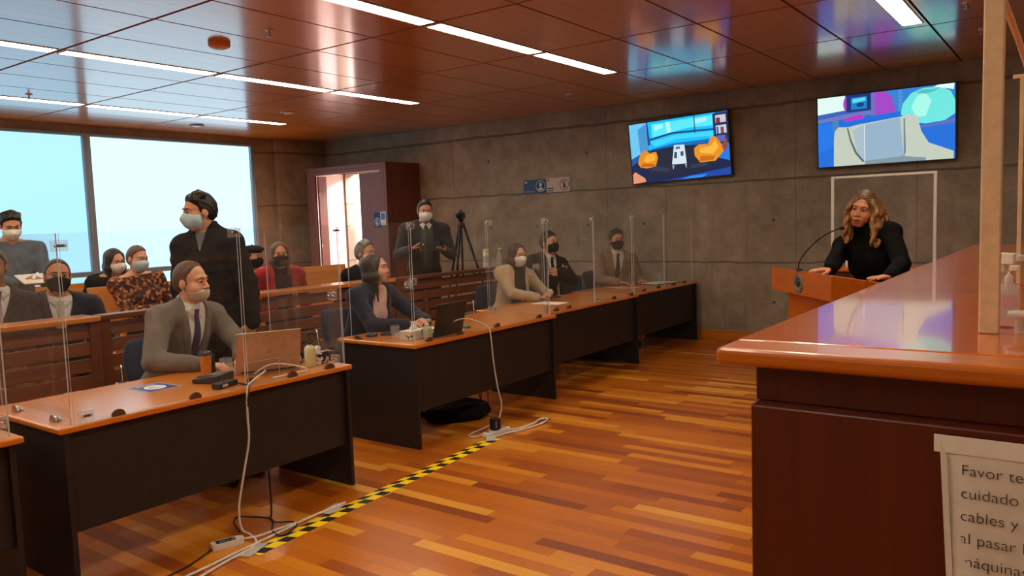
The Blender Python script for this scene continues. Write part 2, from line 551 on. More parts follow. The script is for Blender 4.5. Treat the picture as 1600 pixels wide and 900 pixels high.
o = MB().span(*L((VX+0.05, 10.36, 0.01), (VX+0.22, 10.40, 2.44))).build('door_leaf', M['door_wood'], v, 0.003); o['label'] = 'left door leaf folded open'
for hz in (2.1, 1.2, 0.3): MB().tube([(0.048, 10.35-VY0, hz), (0.048, 10.35-VY0, hz+0.1)], 0.009).build('hinge', M['steel'], v)
MB().tube(spline([(-0.05, 9.28-VY0, 0.95), (-0.055, 9.28-VY0, 1.1), (-0.05, 9.28-VY0, 1.25)]), 0.011).tube([(-0.05, 9.28-VY0, 0.97), (0.01, 9.28-VY0, 0.97)], 0.009).tube([(-0.05, 9.28-VY0, 1.23), (0.01, 9.28-VY0, 1.23)], 0.009).build('pull_handle', M['steel'], v)

# ------------------------------------------------------------------ ceiling fixtures
strip_mat = emission('strip_light_diffuser', (255, 239, 212), STRIP_STRENGTH)
def strip_light(x0, x1, y, label, group=None):
    t = thing('ceiling_strip_light', label, 'ceiling light', ((x0+x1)/2, y, H), 0, group)
    l = x1-x0
    MB().span((-l/2, -0.072, -0.004), (l/2, 0.072, 0.012)).build('diffuser', strip_mat, t, 0.002)
    MB().span((-l/2-0.006, -0.082, -0.006), (l/2+0.006, -0.073, 0.015)).span((-l/2-0.006, 0.073, -0.006), (l/2+0.006, 0.082, 0.015)).span((-l/2-0.012, -0.082, -0.006), (-l/2-0.001, 0.082, 0.015)).span((l/2+0.001, -0.082, -0.006), (l/2+0.012, 0.082, 0.015)).build('trim', M['white_plastic'], t)
    return t
row_names = {4.02: 'row over the desks', 6.79: 'row over the gallery railing', 9.38: 'row nearest the windows'}
pos_names = ['nearest the concrete wall', 'second from the concrete wall', 'third from the concrete wall', 'fourth from the concrete wall']
for y in (4.02, 6.79, 9.38):
    for k, i in enumerate((4, 3, 2, 1)):
        x0 = 0.227+1.4465*(i)
        strip_light(x0+0.04, min(x0+1.4065, 7.36), y, 'bright ceiling strip light, %s in the %s' % (pos_names[k], row_names[y]), 'ceiling strip lights')
    for i in (0, -1, -2):
        x0 = 0.227+1.4465*i
        strip_light(x0+0.04, x0+1.4065, y, 'ceiling strip light above the near end of the courtroom', 'strip lights at the near end')
strip_light(0.227+1.4465*4+0.04, 7.30, 1.17, 'single bright ceiling strip light in front of the right screen', 'ceiling strip lights')
for i in (3, 2, 1, 0, -1, -2):
    x0 = 0.227+1.4465*i
    strip_light(x0+0.04, x0+1.4065, 1.17, 'ceiling strip light above the judges side of the room', 'strip lights over the judges bench')
for i in (3, 1, -1):
    x0 = 0.227+1.4465*i
    strip_light(x0+0.04, x0+1.4065, -1.6, 'ceiling strip light above the judges side of the room', 'strip lights over the judges bench')

def detector(x, y, r, h, label, mat, name='smoke_detector', cat='smoke detector'):
    t = thing(name, label, cat, (x, y, H))
    MB().lathe([(r, 0.0), (r, -h*0.55), (r*0.82, -h*0.8), (r*0.5, -h*0.82)], 24).build('base', mat, t)
    MB().lathe([(r*0.6, -h*0.7), (r*0.55, -h), (r*0.2, -h*1.06)], 20).build('sensor_cap', M['white_plastic'] if mat != M['white_plastic'] else M['grey_plastic'], t)
    return t
det_mat = plain('tan_detector', (226, 140, 92), 0.5)
detector(3.84, 5.64, 0.085, 0.05, 'round tan smoke detector on the ceiling beside the left strip lights', det_mat)
detector(6.65, 8.37, 0.10, 0.022, 'flat round pale ceiling speaker between the two left strip light rows', plain('pale_grille', (186, 150, 128), 0.6), 'ceiling_speaker', 'ceiling speaker')
detector(6.50, 10.2, 0.10, 0.022, 'flat round ceiling speaker close to the window wall', plain('grey_grille', (130, 132, 132), 0.6), 'ceiling_speaker', 'ceiling speaker')
def sprinkler(x, y, label):
    t = thing('fire_sprinkler', label, 'sprinkler', (x, y, H))
    MB().lathe([(0.035, 0), (0.035, -0.006), (0.016, -0.012)], 18).build('escutcheon', M['white_plastic'], t)
    MB().tube([(0, 0, -0.01), (0, 0, -0.045)], 0.008).lathe([(0.004, -0.045), (0.024, -0.047), (0.024, -0.05), (0.004, -0.052)], 14).build('nozzle', M['steel'], t)
sprinkler(3.86, 5.02, 'small fire sprinkler on the wooden ceiling right of the smoke detector')
sprinkler(3.82, 9.03, 'small fire sprinkler hanging above the left window beside a strip light')
sprinkler(8.21, 5.07, 'small fire sprinkler on the ceiling in front of the left screen')
sprinkler(6.83, 0.73, 'small fire sprinkler at the top right, right of the single strip light')
sprinkler(7.95, 0.73, 'small fire sprinkler on the ceiling above the right screen')
# raised gallery floor behind the railing
GZ = 0.15
struct(MB().span((XW, 5.62, 0), (XB, YA, GZ)).build('trim_gallery_step', M['floor']))

# ------------------------------------------------------------------ lawyers' desks
def desk(x0, x1, y0, label, depth=0.80, inset=0.05, zt=0.755):
    t = thing('courtroom_desk', label, 'desk', ((x0+x1)/2, y0+depth/2, 0), 0, 'row of black desks with orange wooden tops')
    hx, hy = (x1-x0)/2, depth/2
    top = MB(); top.span((-hx, -hy, zt-0.03), (hx, hy, zt)); top.build('desk_top', M['desk_top'], t, 0.010, 3)
    for sx in (-1, 1):
        MB().span((sx*(hx-0.02), -hy+inset, 0), (sx*(hx-0.045), hy-0.07, zt-0.03)).build('side_panel', M['desk_black'], t, 0.002)
    MB().span((-hx+0.045, -hy+inset+0.03, 0.26), (hx-0.045, -hy+inset+0.05, zt-0.03)).build('modesty_panel', M['desk_black'], t, 0.002)
    return t
DT = 0.755
desk(-0.42, 1.40, 3.62, 'black desk at the bottom left corner, only its right end in view')
desk(1.53, 3.24, 3.60, 'nearest full black desk with the open silver laptop', inset=0.01)
desk(3.95, 5.78, 3.75, 'second black desk, with the black laptop and the white cable hanging down', inset=0.01)
desk(5.80, 7.63, 3.88, 'third black desk, between the cabled desk and the one at the wall', inset=0.0)
desk(7.65, 9.40, 3.95, 'black desk at the far end of the row against the concrete wall', inset=0.0)

# ------------------------------------------------------------------ clear acrylic partitions on the desks
PT = 0.855   # panel height
def round_poly(w, h, r0=0.0, r1=0.0, n=6):
    """rectangle w x h, upper corners rounded: r0 at x=0, r1 at x=w"""
    p = [(0, 0), (w, 0)]
    p += [(w-r1+r1*math.cos(a), h-r1+r1*math.sin(a)) for a in [PI/2*i/n for i in range(n+1)]] if r1 else [(w, h)]
    p += [(r0-r0*math.sin(a), h-r0+r0*math.cos(a)) for a in [PI/2*i/n for i in range(n+1)]] if r0 else [(0, h)]
    return p
KN = [(math.cos(PI*i/12)*0.031, math.sin(PI*i/12)*0.031-0.004) for i in range(13)]
def panel(label, p, q, r0=0.0, r1=0.0, knobs=(), h=PT, block=None, knob_mat='knob', z=DT, low=()):
    """p, q: bottom ends on the desk; the sheet stands on the segment between them"""
    p, q = Vector((p[0], p[1], 0)), Vector((q[0], q[1], 0))
    d = q-p; w = d.length
    t = thing('acrylic_partition', label, 'partition', (p.x, p.y, z+0.001), math.atan2(d.y, d.x), 'clear acrylic partitions on the desks')
    T = Matrix.Rotation(PI/2, 4, 'X')
    MB().prism(round_poly(w, h, r0, r1), 0.006, T, 0, 1).build('clear_sheet', [M['acrylic'], M['acrylic_edge']], t)
    for u in knobs:
        k = MB()
        k.prism([(u*w+a, b+0.004) for a, b in KN], 0.012, Matrix.Translation((0, -0.007, 0)) @ T)
        k.prism([(u*w+a*0.7, b*0.7+0.002) for a, b in KN], 0.012, Matrix.Translation((0, 0.013, 0)) @ T)
        k.build('clamp_knob', M[knob_mat], t, 0.002)
    for u, hz in (block or ()):
        k = MB()
        k.box((u*w, -0.003, hz), (0.07, 0.02, 0.05))
        o = k.build('hinge_block', M['hinge_clear'], t, 0.002)
        s = MB()
        for a in (-0.02, 0.02): s.ball((u*w+a, -0.014, hz), 0.006, 8, 6)
        s.box((u*w, -0.013, hz), (0.05, 0.004, 0.012))
        s.build('hinge_screws', M['chrome'], o)
    return t
g = 0.03
# nearest full desk
panel('clear sheet across the left end of the laptop desk', (1.60, 4.36), (1.60, 3.635), 0.06, 0, (0.25, 0.8), knob_mat='steel')
panel('clear sheet along the left half of the laptop desk front', (1.605, 3.63), (2.50, 3.63), 0, 0, (0.22, 0.66), block=((0.0, 0.80), (0.985, 0.83), (0.06, 0.03)))
panel('clear sheet along the front of the laptop desk, in front of the laptop', (2.515, 3.63), (3.20, 3.63), 0, 0, (0.42, 0.82), block=((0.97, 0.82),))
panel('clear sheet across the right end of the laptop desk with rounded rear corner', (3.205, 4.34), (3.205, 3.64), 0.06, 0, (), block=((0.9, 0.42), (0.9, 0.03)))
panel('low clear sheet with the cables in front of it at the laptop desk', (2.515, 3.655), (2.74, 3.655), 0, 0, (), h=0.12)
# bottom left desk
panel('clear sheet across the right end of the corner desk at the left edge', (1.36, 4.34), (1.36, 3.66), 0.06, 0, (), block=((0.93, 0.06),))
# second desk
panel('clear sheet across the left end of the second desk, left of the woman in navy', (3.985, 4.42), (3.985, 3.79), 0.06, 0, (0.12,), block=((0.97, 0.42),))
panel('clear sheet along the front of the second desk between woman and camera', (3.99, 3.78), (5.71, 3.78), 0, 0, (0.08, 0.28, 0.55, 0.9), block=((0.0, 0.83), (0.0, 0.44), (0.985, 0.83)))
panel('clear sheet across the right end of the second desk, right of the black laptop', (5.715, 4.44), (5.715, 3.79), 0.0, 0, (), block=((0.03, 0.83), (0.03, 0.03)))
# third desk
panel('clear sheet across the left end of the third desk, in front of the woman in beige', (5.83, 4.55), (5.83, 3.92), 0.06, 0, (0.1,), block=((0.9, 0.42),))
panel('clear sheet along the left half of the third desk front', (5.84, 3.91), (6.72, 3.91), 0, 0, (0.2, 0.45), block=((0.03, 0.83), (0.98, 0.83), (0.03, 0.03)))
panel('clear sheet along the right half of the third desk front', (6.735, 3.91), (7.58, 3.91), 0, 0, (0.45, 0.9), block=((0.96, 0.83), (0.05, 0.03)))
# desk at the wall
panel('clear sheet along the left half of the far desk front by the wall', (7.69, 3.99), (8.50, 3.99), 0, 0, (0.35, 0.8), block=((0.03, 0.83), (0.03, 0.03)))
panel('clear sheet along the right half of the far desk front by the wall', (8.515, 3.99), (9.32, 3.99), 0, 0.06, (0.3, 0.7), block=((0.97, 0.75),))
panel('clear sheet between the third desk and the far desk, left of the man in tan', (7.66, 4.6), (7.66, 4.0), 0.06, 0, ())

# ------------------------------------------------------------------ gallery railings
def railing(x0, x1, y, label, cap_w=0.26, cap='rail_cap', zt=1.05, posts=(0.0, 1.0), pitch=0.113):
    t = thing('slatted_railing', label, 'railing', ((x0+x1)/2, y, 0), 0, 'slatted wooden gallery railings')
    hx = (x1-x0)/2
    c = MB(); c.span((-hx, -0.03, zt-0.035), (hx, cap_w-0.03, zt)); c.build('top_rail', M[cap], t, 0.006)
    s = MB()
    z = zt-0.045
    while z-pitch > 0.02:
        T = Matrix.Translation((0, 0.02, z-pitch/2)) @ Matrix.Rotation(math.radians(-9), 4, 'X')
        s.box((0, 0, 0), (2*hx-0.02, 0.02, pitch-0.022), T=T)
        z -= pitch
    s.build('slats', M['rail_wood'], t, 0.003)
    for u in posts:
        x = -hx+0.035+u*(2*hx-0.07)
        MB().span((x-0.035, -0.01, 0), (x+0.035, 0.06, zt-0.03)).build('post', M['rail_wood'], t, 0.003)
    return t
railing(0.30, 2.60, 5.38, 'slatted wooden railing at the far left, in front of the two seated suited men')
railing(2.62, 3.85, 5.42, 'slatted wooden railing directly behind the man in the grey suit', cap_w=0.12, cap='rail_wood')
railing(4.02, 5.74, 5.70, 'slatted railing with orange top rail behind the woman in navy')
railing(5.76, 8.46, 5.70, 'dark slatted railing running right to the tripod and the woman in beige', cap_w=0.12, cap='rail_wood')

# small things lying behind the slats
def folder(x, y, z, w, h, col, label):
    t = thing('paper_folder', label, 'folder', (x, y, z), rnd.uniform(-0.1, 0.1))
    MB().span((-w/2, -0.012, 0), (w/2, -0.010, h)).span((-w/2, 0.008, 0), (w/2, 0.010, h*1.04)).span((-w/2, -0.010, 0), (w/2, 0.008, 0.002)).build('cover', plain('folder_%d_%d_%d' % col, col, 0.7), t)
    MB().span((-w/2+0.006, -0.009, 0.002), (w/2-0.006, 0.007, h*0.95)).build('pages', M['paper'], t)

# ------------------------------------------------------------------ gallery seats
def pew(x0, x1, y, label, seats, arms=True):
    """facing -y, seat front at y-0.45, back at y"""
    t = thing('wooden_pew', label, 'bench', ((x0+x1)/2, y, GZ), 0, 'pale wooden gallery pews')
    hx = (x1-x0)/2
    MB().box((0, 0.0, 0.74), (2*hx, 0.03, 0.46), T=Matrix.Rotation(math.radians(-6), 4, 'X')).build('backrest', M['pew_wood'], t, 0.006)
    MB().span((-hx, -0.50, 0.41), (hx, -0.03, 0.45)).build('seat', M['pew_wood'], t, 0.008)
    for k in range(seats+1):
        x = -hx+0.025+(2*hx-0.05)*k/seats
        MB().span((x-0.02, -0.46, 0), (x+0.02, -0.41, 0.64)).build('leg', M['pew_wood'], t, 0.003)
        MB().span((x-0.02, -0.05, 0), (x+0.02, -0.005, 0.66)).build('leg', M['pew_wood'], t, 0.003)
        if arms: MB().span((x-0.035, -0.5, 0.64), (x+0.035, 0.0, 0.67)).build('armrest', M['pew_wood'], t, 0.005)
    return t
pew(2.9, 4.45, 8.12, 'pale wooden pew of the woman in black, under the window', 3, False)
pew(4.75, 6.9, 7.62, 'pale wooden pew behind the woman in the red blazer', 4, False)
pew(3.46, 4.52, 7.24, 'short pale wooden pew with armrests where the woman in the floral blouse sits', 2)
pew(4.62, 6.6, 6.85, 'front pale wooden pew where the woman in the red blazer sits', 3, False)
pew(1.2, 3.05, 6.42, 'pale wooden pew of the two suited men at the left', 3, False)

# ------------------------------------------------------------------ judges' bench
BZ, BX, BY = 1.34, 1.45, 0.575
b = thing('judges_bench', 'tall glossy reddish wooden judges bench filling the lower right corner', 'bench', (3.7, -0.2, 0))
Lb = lambda a, c: ((a[0]-3.7, a[1]+0.2, a[2]), (c[0]-3.7, c[1]+0.2, c[2]))
BE = 5.9
MB().span(*Lb((BX+0.115, -1.15, BZ-0.030), (BE, BY, BZ))).build('counter_top', M['bench_top'], b, 0.008, 3)
MB().span(*Lb((BX, -1.15, BZ-0.034), (BX+0.115, BY, BZ))).build('front_edge_board', M['bench_edge'], b, 0.010, 3)
MB().span(*Lb((BX+0.055, -1.10, 1.232), (BE-0.06, BY-0.062, BZ-0.034))).build('recessed_frieze', M['bench_side'], b, 0.003)
MB().span(*Lb((BX+0.012, -1.13, 0), (BE-0.02, BY-0.066+0.0, 1.232))).build('lower_panel', M['bench_side'], b, 0.004)

# paper notice taped to the bench end
paper = plain('notice_paper', (214, 206, 190), 0.85, var=0.02)
fx = BX+0.012
n = thing('paper_notice', 'white paper notice taped to the dark end of the judges bench', 'notice', (fx, 0.18, 1.2))
mb = MB()
nu, nv = 10, 14
for k in range(nv+1):
    v_ = k/nv
    yl_ = -0.022*v_            # left edge runs inwards as the corner curls
    for i in range(nu+1):
        u_ = i/nu
        curl = 0.010*(v_**1.2)*math.exp(-((u_)/0.10)**2) + 0.0015*math.sin(9*u_+3*v_) + 0.003*v_
        mb.v.append((-0.0035-max(0.0, curl), yl_-0.42*u_+0.022*v_*u_, -0.30*v_))
for k in range(nv):
    for i in range(nu):
        a = k*(nu+1)+i
        mb.f.append([a, a+nu+1, a+nu+2, a+1]); mb.m.append(0); mb.sm.append(True)
sheet = mb.build('sheet', paper, n)
so = sheet.modifiers.new('solid', 'SOLIDIFY'); so.thickness = 0.0006
MB().span((-0.0065, -0.42, -0.012), (-0.005, 0.014, 0.018)).build('tape', plain('masking_tape', (226, 220, 206), 0.6, var=0.02), n, 0.0005)
o = MB().prism([(0.004, 0.004), (-0.006, -0.012), (-0.022, -0.30), (-0.012, -0.30)], 0.001, Matrix(((0, 0, -1, -0.014), (1, 0, 0, 0), (0, 1, 0, 0), (0, 0, 0, 1)))).build('curled_edge', paper, n)
for i, s in enumerate(('Favor tener', 'cuidado con', 'cables y el', 'al pasar las', 'm\u00e1quinas')):
    # text runs towards -y, reads upright from the -x side
    T = Matrix(((0, 0, -1, -0.0075-0.0006*i), (-1, 0, 0, -0.026), (0, 1, 0, -0.046-0.0385*i), (0, 0, 0, 1)))
    text_mesh(s, 0.0262, 'lettering', M['dark_ink'], n, T)

# framed acrylic screen on the bench and what stands behind it
s = thing('framed_screen', 'clear screen with a wide pale post standing on the judges bench, right edge', 'screen', (1.84, 0.148, BZ))
post_mat = plain('pale_post', (214, 186, 146), 0.5, var=0.04)
MB().span((-0.02, -0.018, 0), (0.005, 0.018, 0.75)).build('post', post_mat, s, 0.003)
MB().span((-0.006, -0.95, 0), (-0.001, -0.018, 0.75)).build('clear_sheet', M['acrylic'], s)
s = thing('framed_screen', 'further thin framed clear screen seen through the first one on the bench', 'screen', (3.0, 0.17, BZ))
MB().span((-0.003, -0.95, 0), (0.003, 0, 0.66)).build('clear_sheet', M['acrylic'], s)
MB().span((-0.006, -0.95, 0.655), (0.006, 0.02, 0.667)).span((-0.006, -0.012, 0), (0.006, 0.0, 0.66)).build('frame', post_mat, s, 0.002)
MB().tube([(-1.0, -0.02, 0.70), (-0.5, -0.022, 0.69), (0.0, -0.025, 0.66)], 0.008).build('brace', post_mat, s)

def pump_bottle(x, y, z, h, r, liquid, head, label, cat='bottle', name='pump_bottle', rz=0.0, labelcol=None, group=None):
    t = thing(name, label, cat, (x, y, z), rz, group)
    bh = h*0.66
    MB().lathe([(r*0.9, 0), (r, 0.006), (r, bh*0.78), (r*0.85, bh*0.9), (r*0.42, bh*0.98), (r*0.38, bh)], 20).build('bottle', liquid, t)
    MB().lathe([(r*0.45, bh), (r*0.45, bh+0.014), (r*0.2, bh+0.018), (r*0.14, bh+0.02), (r*0.14, h-0.012)], 14).box((0, -r*0.3, h-0.006), (r*0.42, r*1.25, 0.013)).box((0, -r*0.95, h-0.012), (r*0.26, r*0.2, 0.018)).build('pump', head, t, 0.002)
    if labelcol: MB().lathe([(r*1.01, bh*0.2), (r*1.01, bh*0.62)], 20, cap=False).build('paper_label', labelcol, t)
    return t
gel = plain('sanitiser_gel', (214, 206, 158), 0.15, var=0.02)
clearplast = acrylic('clear_bottle', 0.22)
t = thing('spray_bottle', 'clear spray bottle with white trigger head behind the pale post', 'bottle', (1.93, 0.137, BZ), -0.6)
MB().lathe([(0.030, 0), (0.033, 0.008), (0.033, 0.07), (0.026, 0.095), (0.013, 0.115), (0.012, 0.122)], 20).build('bottle', clearplast, t)
MB().lathe([(0.015, 0.118), (0.015, 0.135)], 14).box((0, -0.008, 0.146), (0.022, 0.06, 0.024)).box((0, -0.042, 0.148), (0.014, 0.012, 0.014)).build('trigger_head', M['white_plastic'], t, 0.003)
pump_bottle(2.17, 0.137, BZ, 0.115, 0.02, clearplast, M['white_plastic'], 'small pump bottle with red and white label behind the spray bottle', labelcol=plain('red_label', (196, 90, 84), 0.6))
t = thing('paper_cup', 'small white plastic funnel cup at the right edge of the bench', 'cup', (1.865, 0.098, BZ))
MB().lathe([(0.008, 0), (0.009, 0.026), (0.02, 0.033), (0.021, 0.042), (0.018, 0.043)], 18).build('cup_body', M['white_plastic'], t)

# ------------------------------------------------------------------ witness podium
PA = math.atan2(0.77, -0.64)            # the emblem face looks this way
pd = thing('witness_podium', 'orange wooden podium with a round metal emblem, in front of the speaking woman', 'podium', (5.516, 1.339, 0), PA-PI/2)
# local: +y is the emblem side, +x towards the left of it as seen from the desks
w, d = 0.46, 0.25
def slab(z0f, z0b, z1f, z1b, x0, x1, y0, y1, mb):
    mb.add([(x0, y0, z0b), (x1, y0, z0b), (x1, y1, z0f), (x0, y1, z0f), (x0, y0, z1b), (x1, y0, z1b), (x1, y1, z1f), (x0, y1, z1f)],
           [(0, 3, 2, 1), (4, 5, 6, 7), (0, 1, 5, 4), (1, 2, 6, 5), (2, 3, 7, 6), (3, 0, 4, 7)])
    return mb
m = MB(); slab(1.035, 1.035, 1.20, 1.11, -w, w, -d, d, m); m.build('desk_box', M['podium_wood'], pd, 0.004)
MB().span((-0.36, -0.2, 0.05), (0.36, 0.17, 1.035)).build('pedestal', M['podium_wood'], pd, 0.005)
MB().span((-0.42, -0.25, 0), (0.42, 0.22, 0.05)).build('base', M['podium_wood'], pd, 0.005)
em = MB()
T = Matrix.Translation((0.0, d, 1.115)) @ Matrix.Rotation(-PI/2, 4, 'X')
em.lathe([(0.066, 0), (0.068, 0.004), (0.064, 0.008), (0.060, 0.006), (0.057, 0.006), (0.054, 0.009), (0.048, 0.006), (0.0, 0.006)], 36, T=T, cap=False)
e_ = em.build('emblem', plain('emblem_metal', (126, 110, 100), 0.5, 0.5, var=0.2, scale=120), pd)
sh = MB()
sh.prism([(-0.018, 0.012), (0.018, 0.012), (0.018, -0.008), (0.0, -0.026), (-0.018, -0.008)], 0.012, T=T @ Matrix.Rotation(PI, 4, 'Z'))
for q in (-1, 1):
    sh.prism([(q*0.022, -0.018), (q*0.036, -0.008), (q*0.033, 0.012), (q*0.022, 0.006)][::q], 0.010, T=T @ Matrix.Rotation(PI, 4, 'Z'))
sh.prism([(0.0, 0.016), (0.012, 0.022), (0.008, 0.034), (0, 0.028), (-0.008, 0.034), (-0.012, 0.022)], 0.010, T=T @ Matrix.Rotation(PI, 4, 'Z'))
sh.build('crest_relief', plain('emblem_dark', (60, 54, 56), 0.5, 0.4), e_)
mc = thing('gooseneck_microphone', 'black gooseneck microphone rising from the podium towards the woman', 'microphone', (5.362, 1.53, 1.203))
mp = [(0.004, 0.003, 0.0), (0.006, 0.001, 0.055), (0.040, -0.050, 0.140), (0.085, -0.133, 0.223), (0.118, -0.206, 0.262), (0.131, -0.252, 0.277)]
MB().lathe([(0.022, -0.004), (0.022, 0.006), (0.012, 0.012)], 16).build('mount', M['black_metal'], mc)
sp = spline(mp, 6)
MB().tube(sp[:-3], 0.0045).build('gooseneck', M['black_metal'], mc)
MB().tube([sp[-5], sp[-4], sp[-2], sp[-1], sp[-1]+(sp[-1]-sp[-2])*0.6], [0.006, 0.011, 0.014, 0.012, 0.004], 12).build('microphone_head', M['black_plastic'], mc)

# stand with the framed acrylic screen behind the speaker
t = thing('side_counter', 'small wooden counter behind the podium carrying the framed screen', 'counter', (7.3, 1.36, 0))
MB().span((-0.25, -0.46, 1.07), (0.25, 0.41, 1.10)).build('counter_top', M['podium_wood'], t, 0.005)
MB().span((-0.2, -0.42, 0), (0.2, 0.37, 1.07)).build('cabinet', M['bench_side'], t, 0.004)
t = thing('framed_screen', 'clear acrylic screen in a thin white frame behind the speaking woman', 'screen', (7.2, 1.37, 1.10))
wf = plain('white_frame', (206, 200, 190), 0.45, var=0.03)
MB().span((-0.008, -0.41, 0), (0.008, -0.385, 0.785)).span((-0.008, 0.385, 0), (0.008, 0.41, 0.785)).span((-0.008, -0.385, 0.765), (0.008, 0.385, 0.785)).build('frame', wf, t, 0.002)
MB().span((-0.003, -0.385, 0), (0.003, 0.385, 0.765)).build('clear_sheet', M['acrylic'], t)
pump_bottle(7.12, 1.71, 1.10, 0.19, 0.036, plain('pale_gel', (150, 160, 120), 0.2), M['white_plastic'], 'sanitiser pump bottle on the counter behind the podium')
t = thing('paper_roll', 'white tissue roll beside the pump bottle behind the podium', 'paper roll', (7.12, 1.60, 1.10))
MB().lathe([(0.012, 0.0), (0.038, 0.0), (0.04, 0.004), (0.04, 0.07), (0.038, 0.074), (0.012, 0.074)], 24, cap=False).build('paper', M['paper'], t)

# ------------------------------------------------------------------ wall screens
def screen(name_label, y, z, w, h, roll, tilt, shapes, bgcol):
    t = thing('wall_screen', name_label, 'television', (XB-0.10, y, z), -PI/2, 'wall screens')
    R = Matrix.Rotation(math.radians(roll), 4, 'Y') @ Matrix.Rotation(math.radians(tilt), 4, 'X')
    bz = 0.014
    b = MB()
    b.span((-w/2, -0.004, -h/2), (w/2, 0.05, h/2), T=R)
    b.build('housing', M['black_plastic'], t, 0.004)
    MB().span((-0.12, 0.03, -0.12), (0.12, 0.097, 0.12)).build('wall_bracket', M['black_metal'], t)
    f = MB()
    for a, c in (((-w/2, -h/2), (w/2, -h/2+bz)), ((-w/2, h/2-bz), (w/2, h/2)), ((-w/2, -h/2+bz), (-w/2+bz, h/2-bz)), ((w/2-bz, -h/2+bz), (w/2, h/2-bz))):
        f.span((a[0], -0.008, a[1]), (c[0], -0.003, c[1]), T=R)
    f.build('bezel', M['black_plastic'], t)
    cols = [bgcol]; p = MB()
    iw, ih = w-2*bz, h-2*bz
    def at(u, v_, k): return R @ Vector(((u-0.5)*iw, -0.0045-0.00005*k, (v_-0.5)*ih))
    p.add([at(0, 0, 0), at(1, 0, 0), at(1, 1, 0), at(0, 1, 0)], [(0, 1, 2, 3)], 0)
    for k, (c, poly) in enumerate(shapes):
        if c not in cols: cols.append(c)
        p.add([at(min(1, max(0, a)), min(1, max(0, b_)), k+1) for a, b_ in poly], [tuple(range(len(poly)))], cols.index(c))
    p.build('picture', [emission('picture_%d_%d_%d' % c, c, SCREEN_STRENGTH) for c in cols], t)
def rect(a, b, c, d): return [(a, b), (c, b), (c, d), (a, d)]
def oval(cx, cy, rx, ry, n=20, a0=0, a1=2*PI): return [(cx+rx*math.cos(a0+(a1-a0)*i/n), cy+ry*math.sin(a0+(a1-a0)*i/n)) for i in range(n if a1-a0 > 6.2 else n+1)]
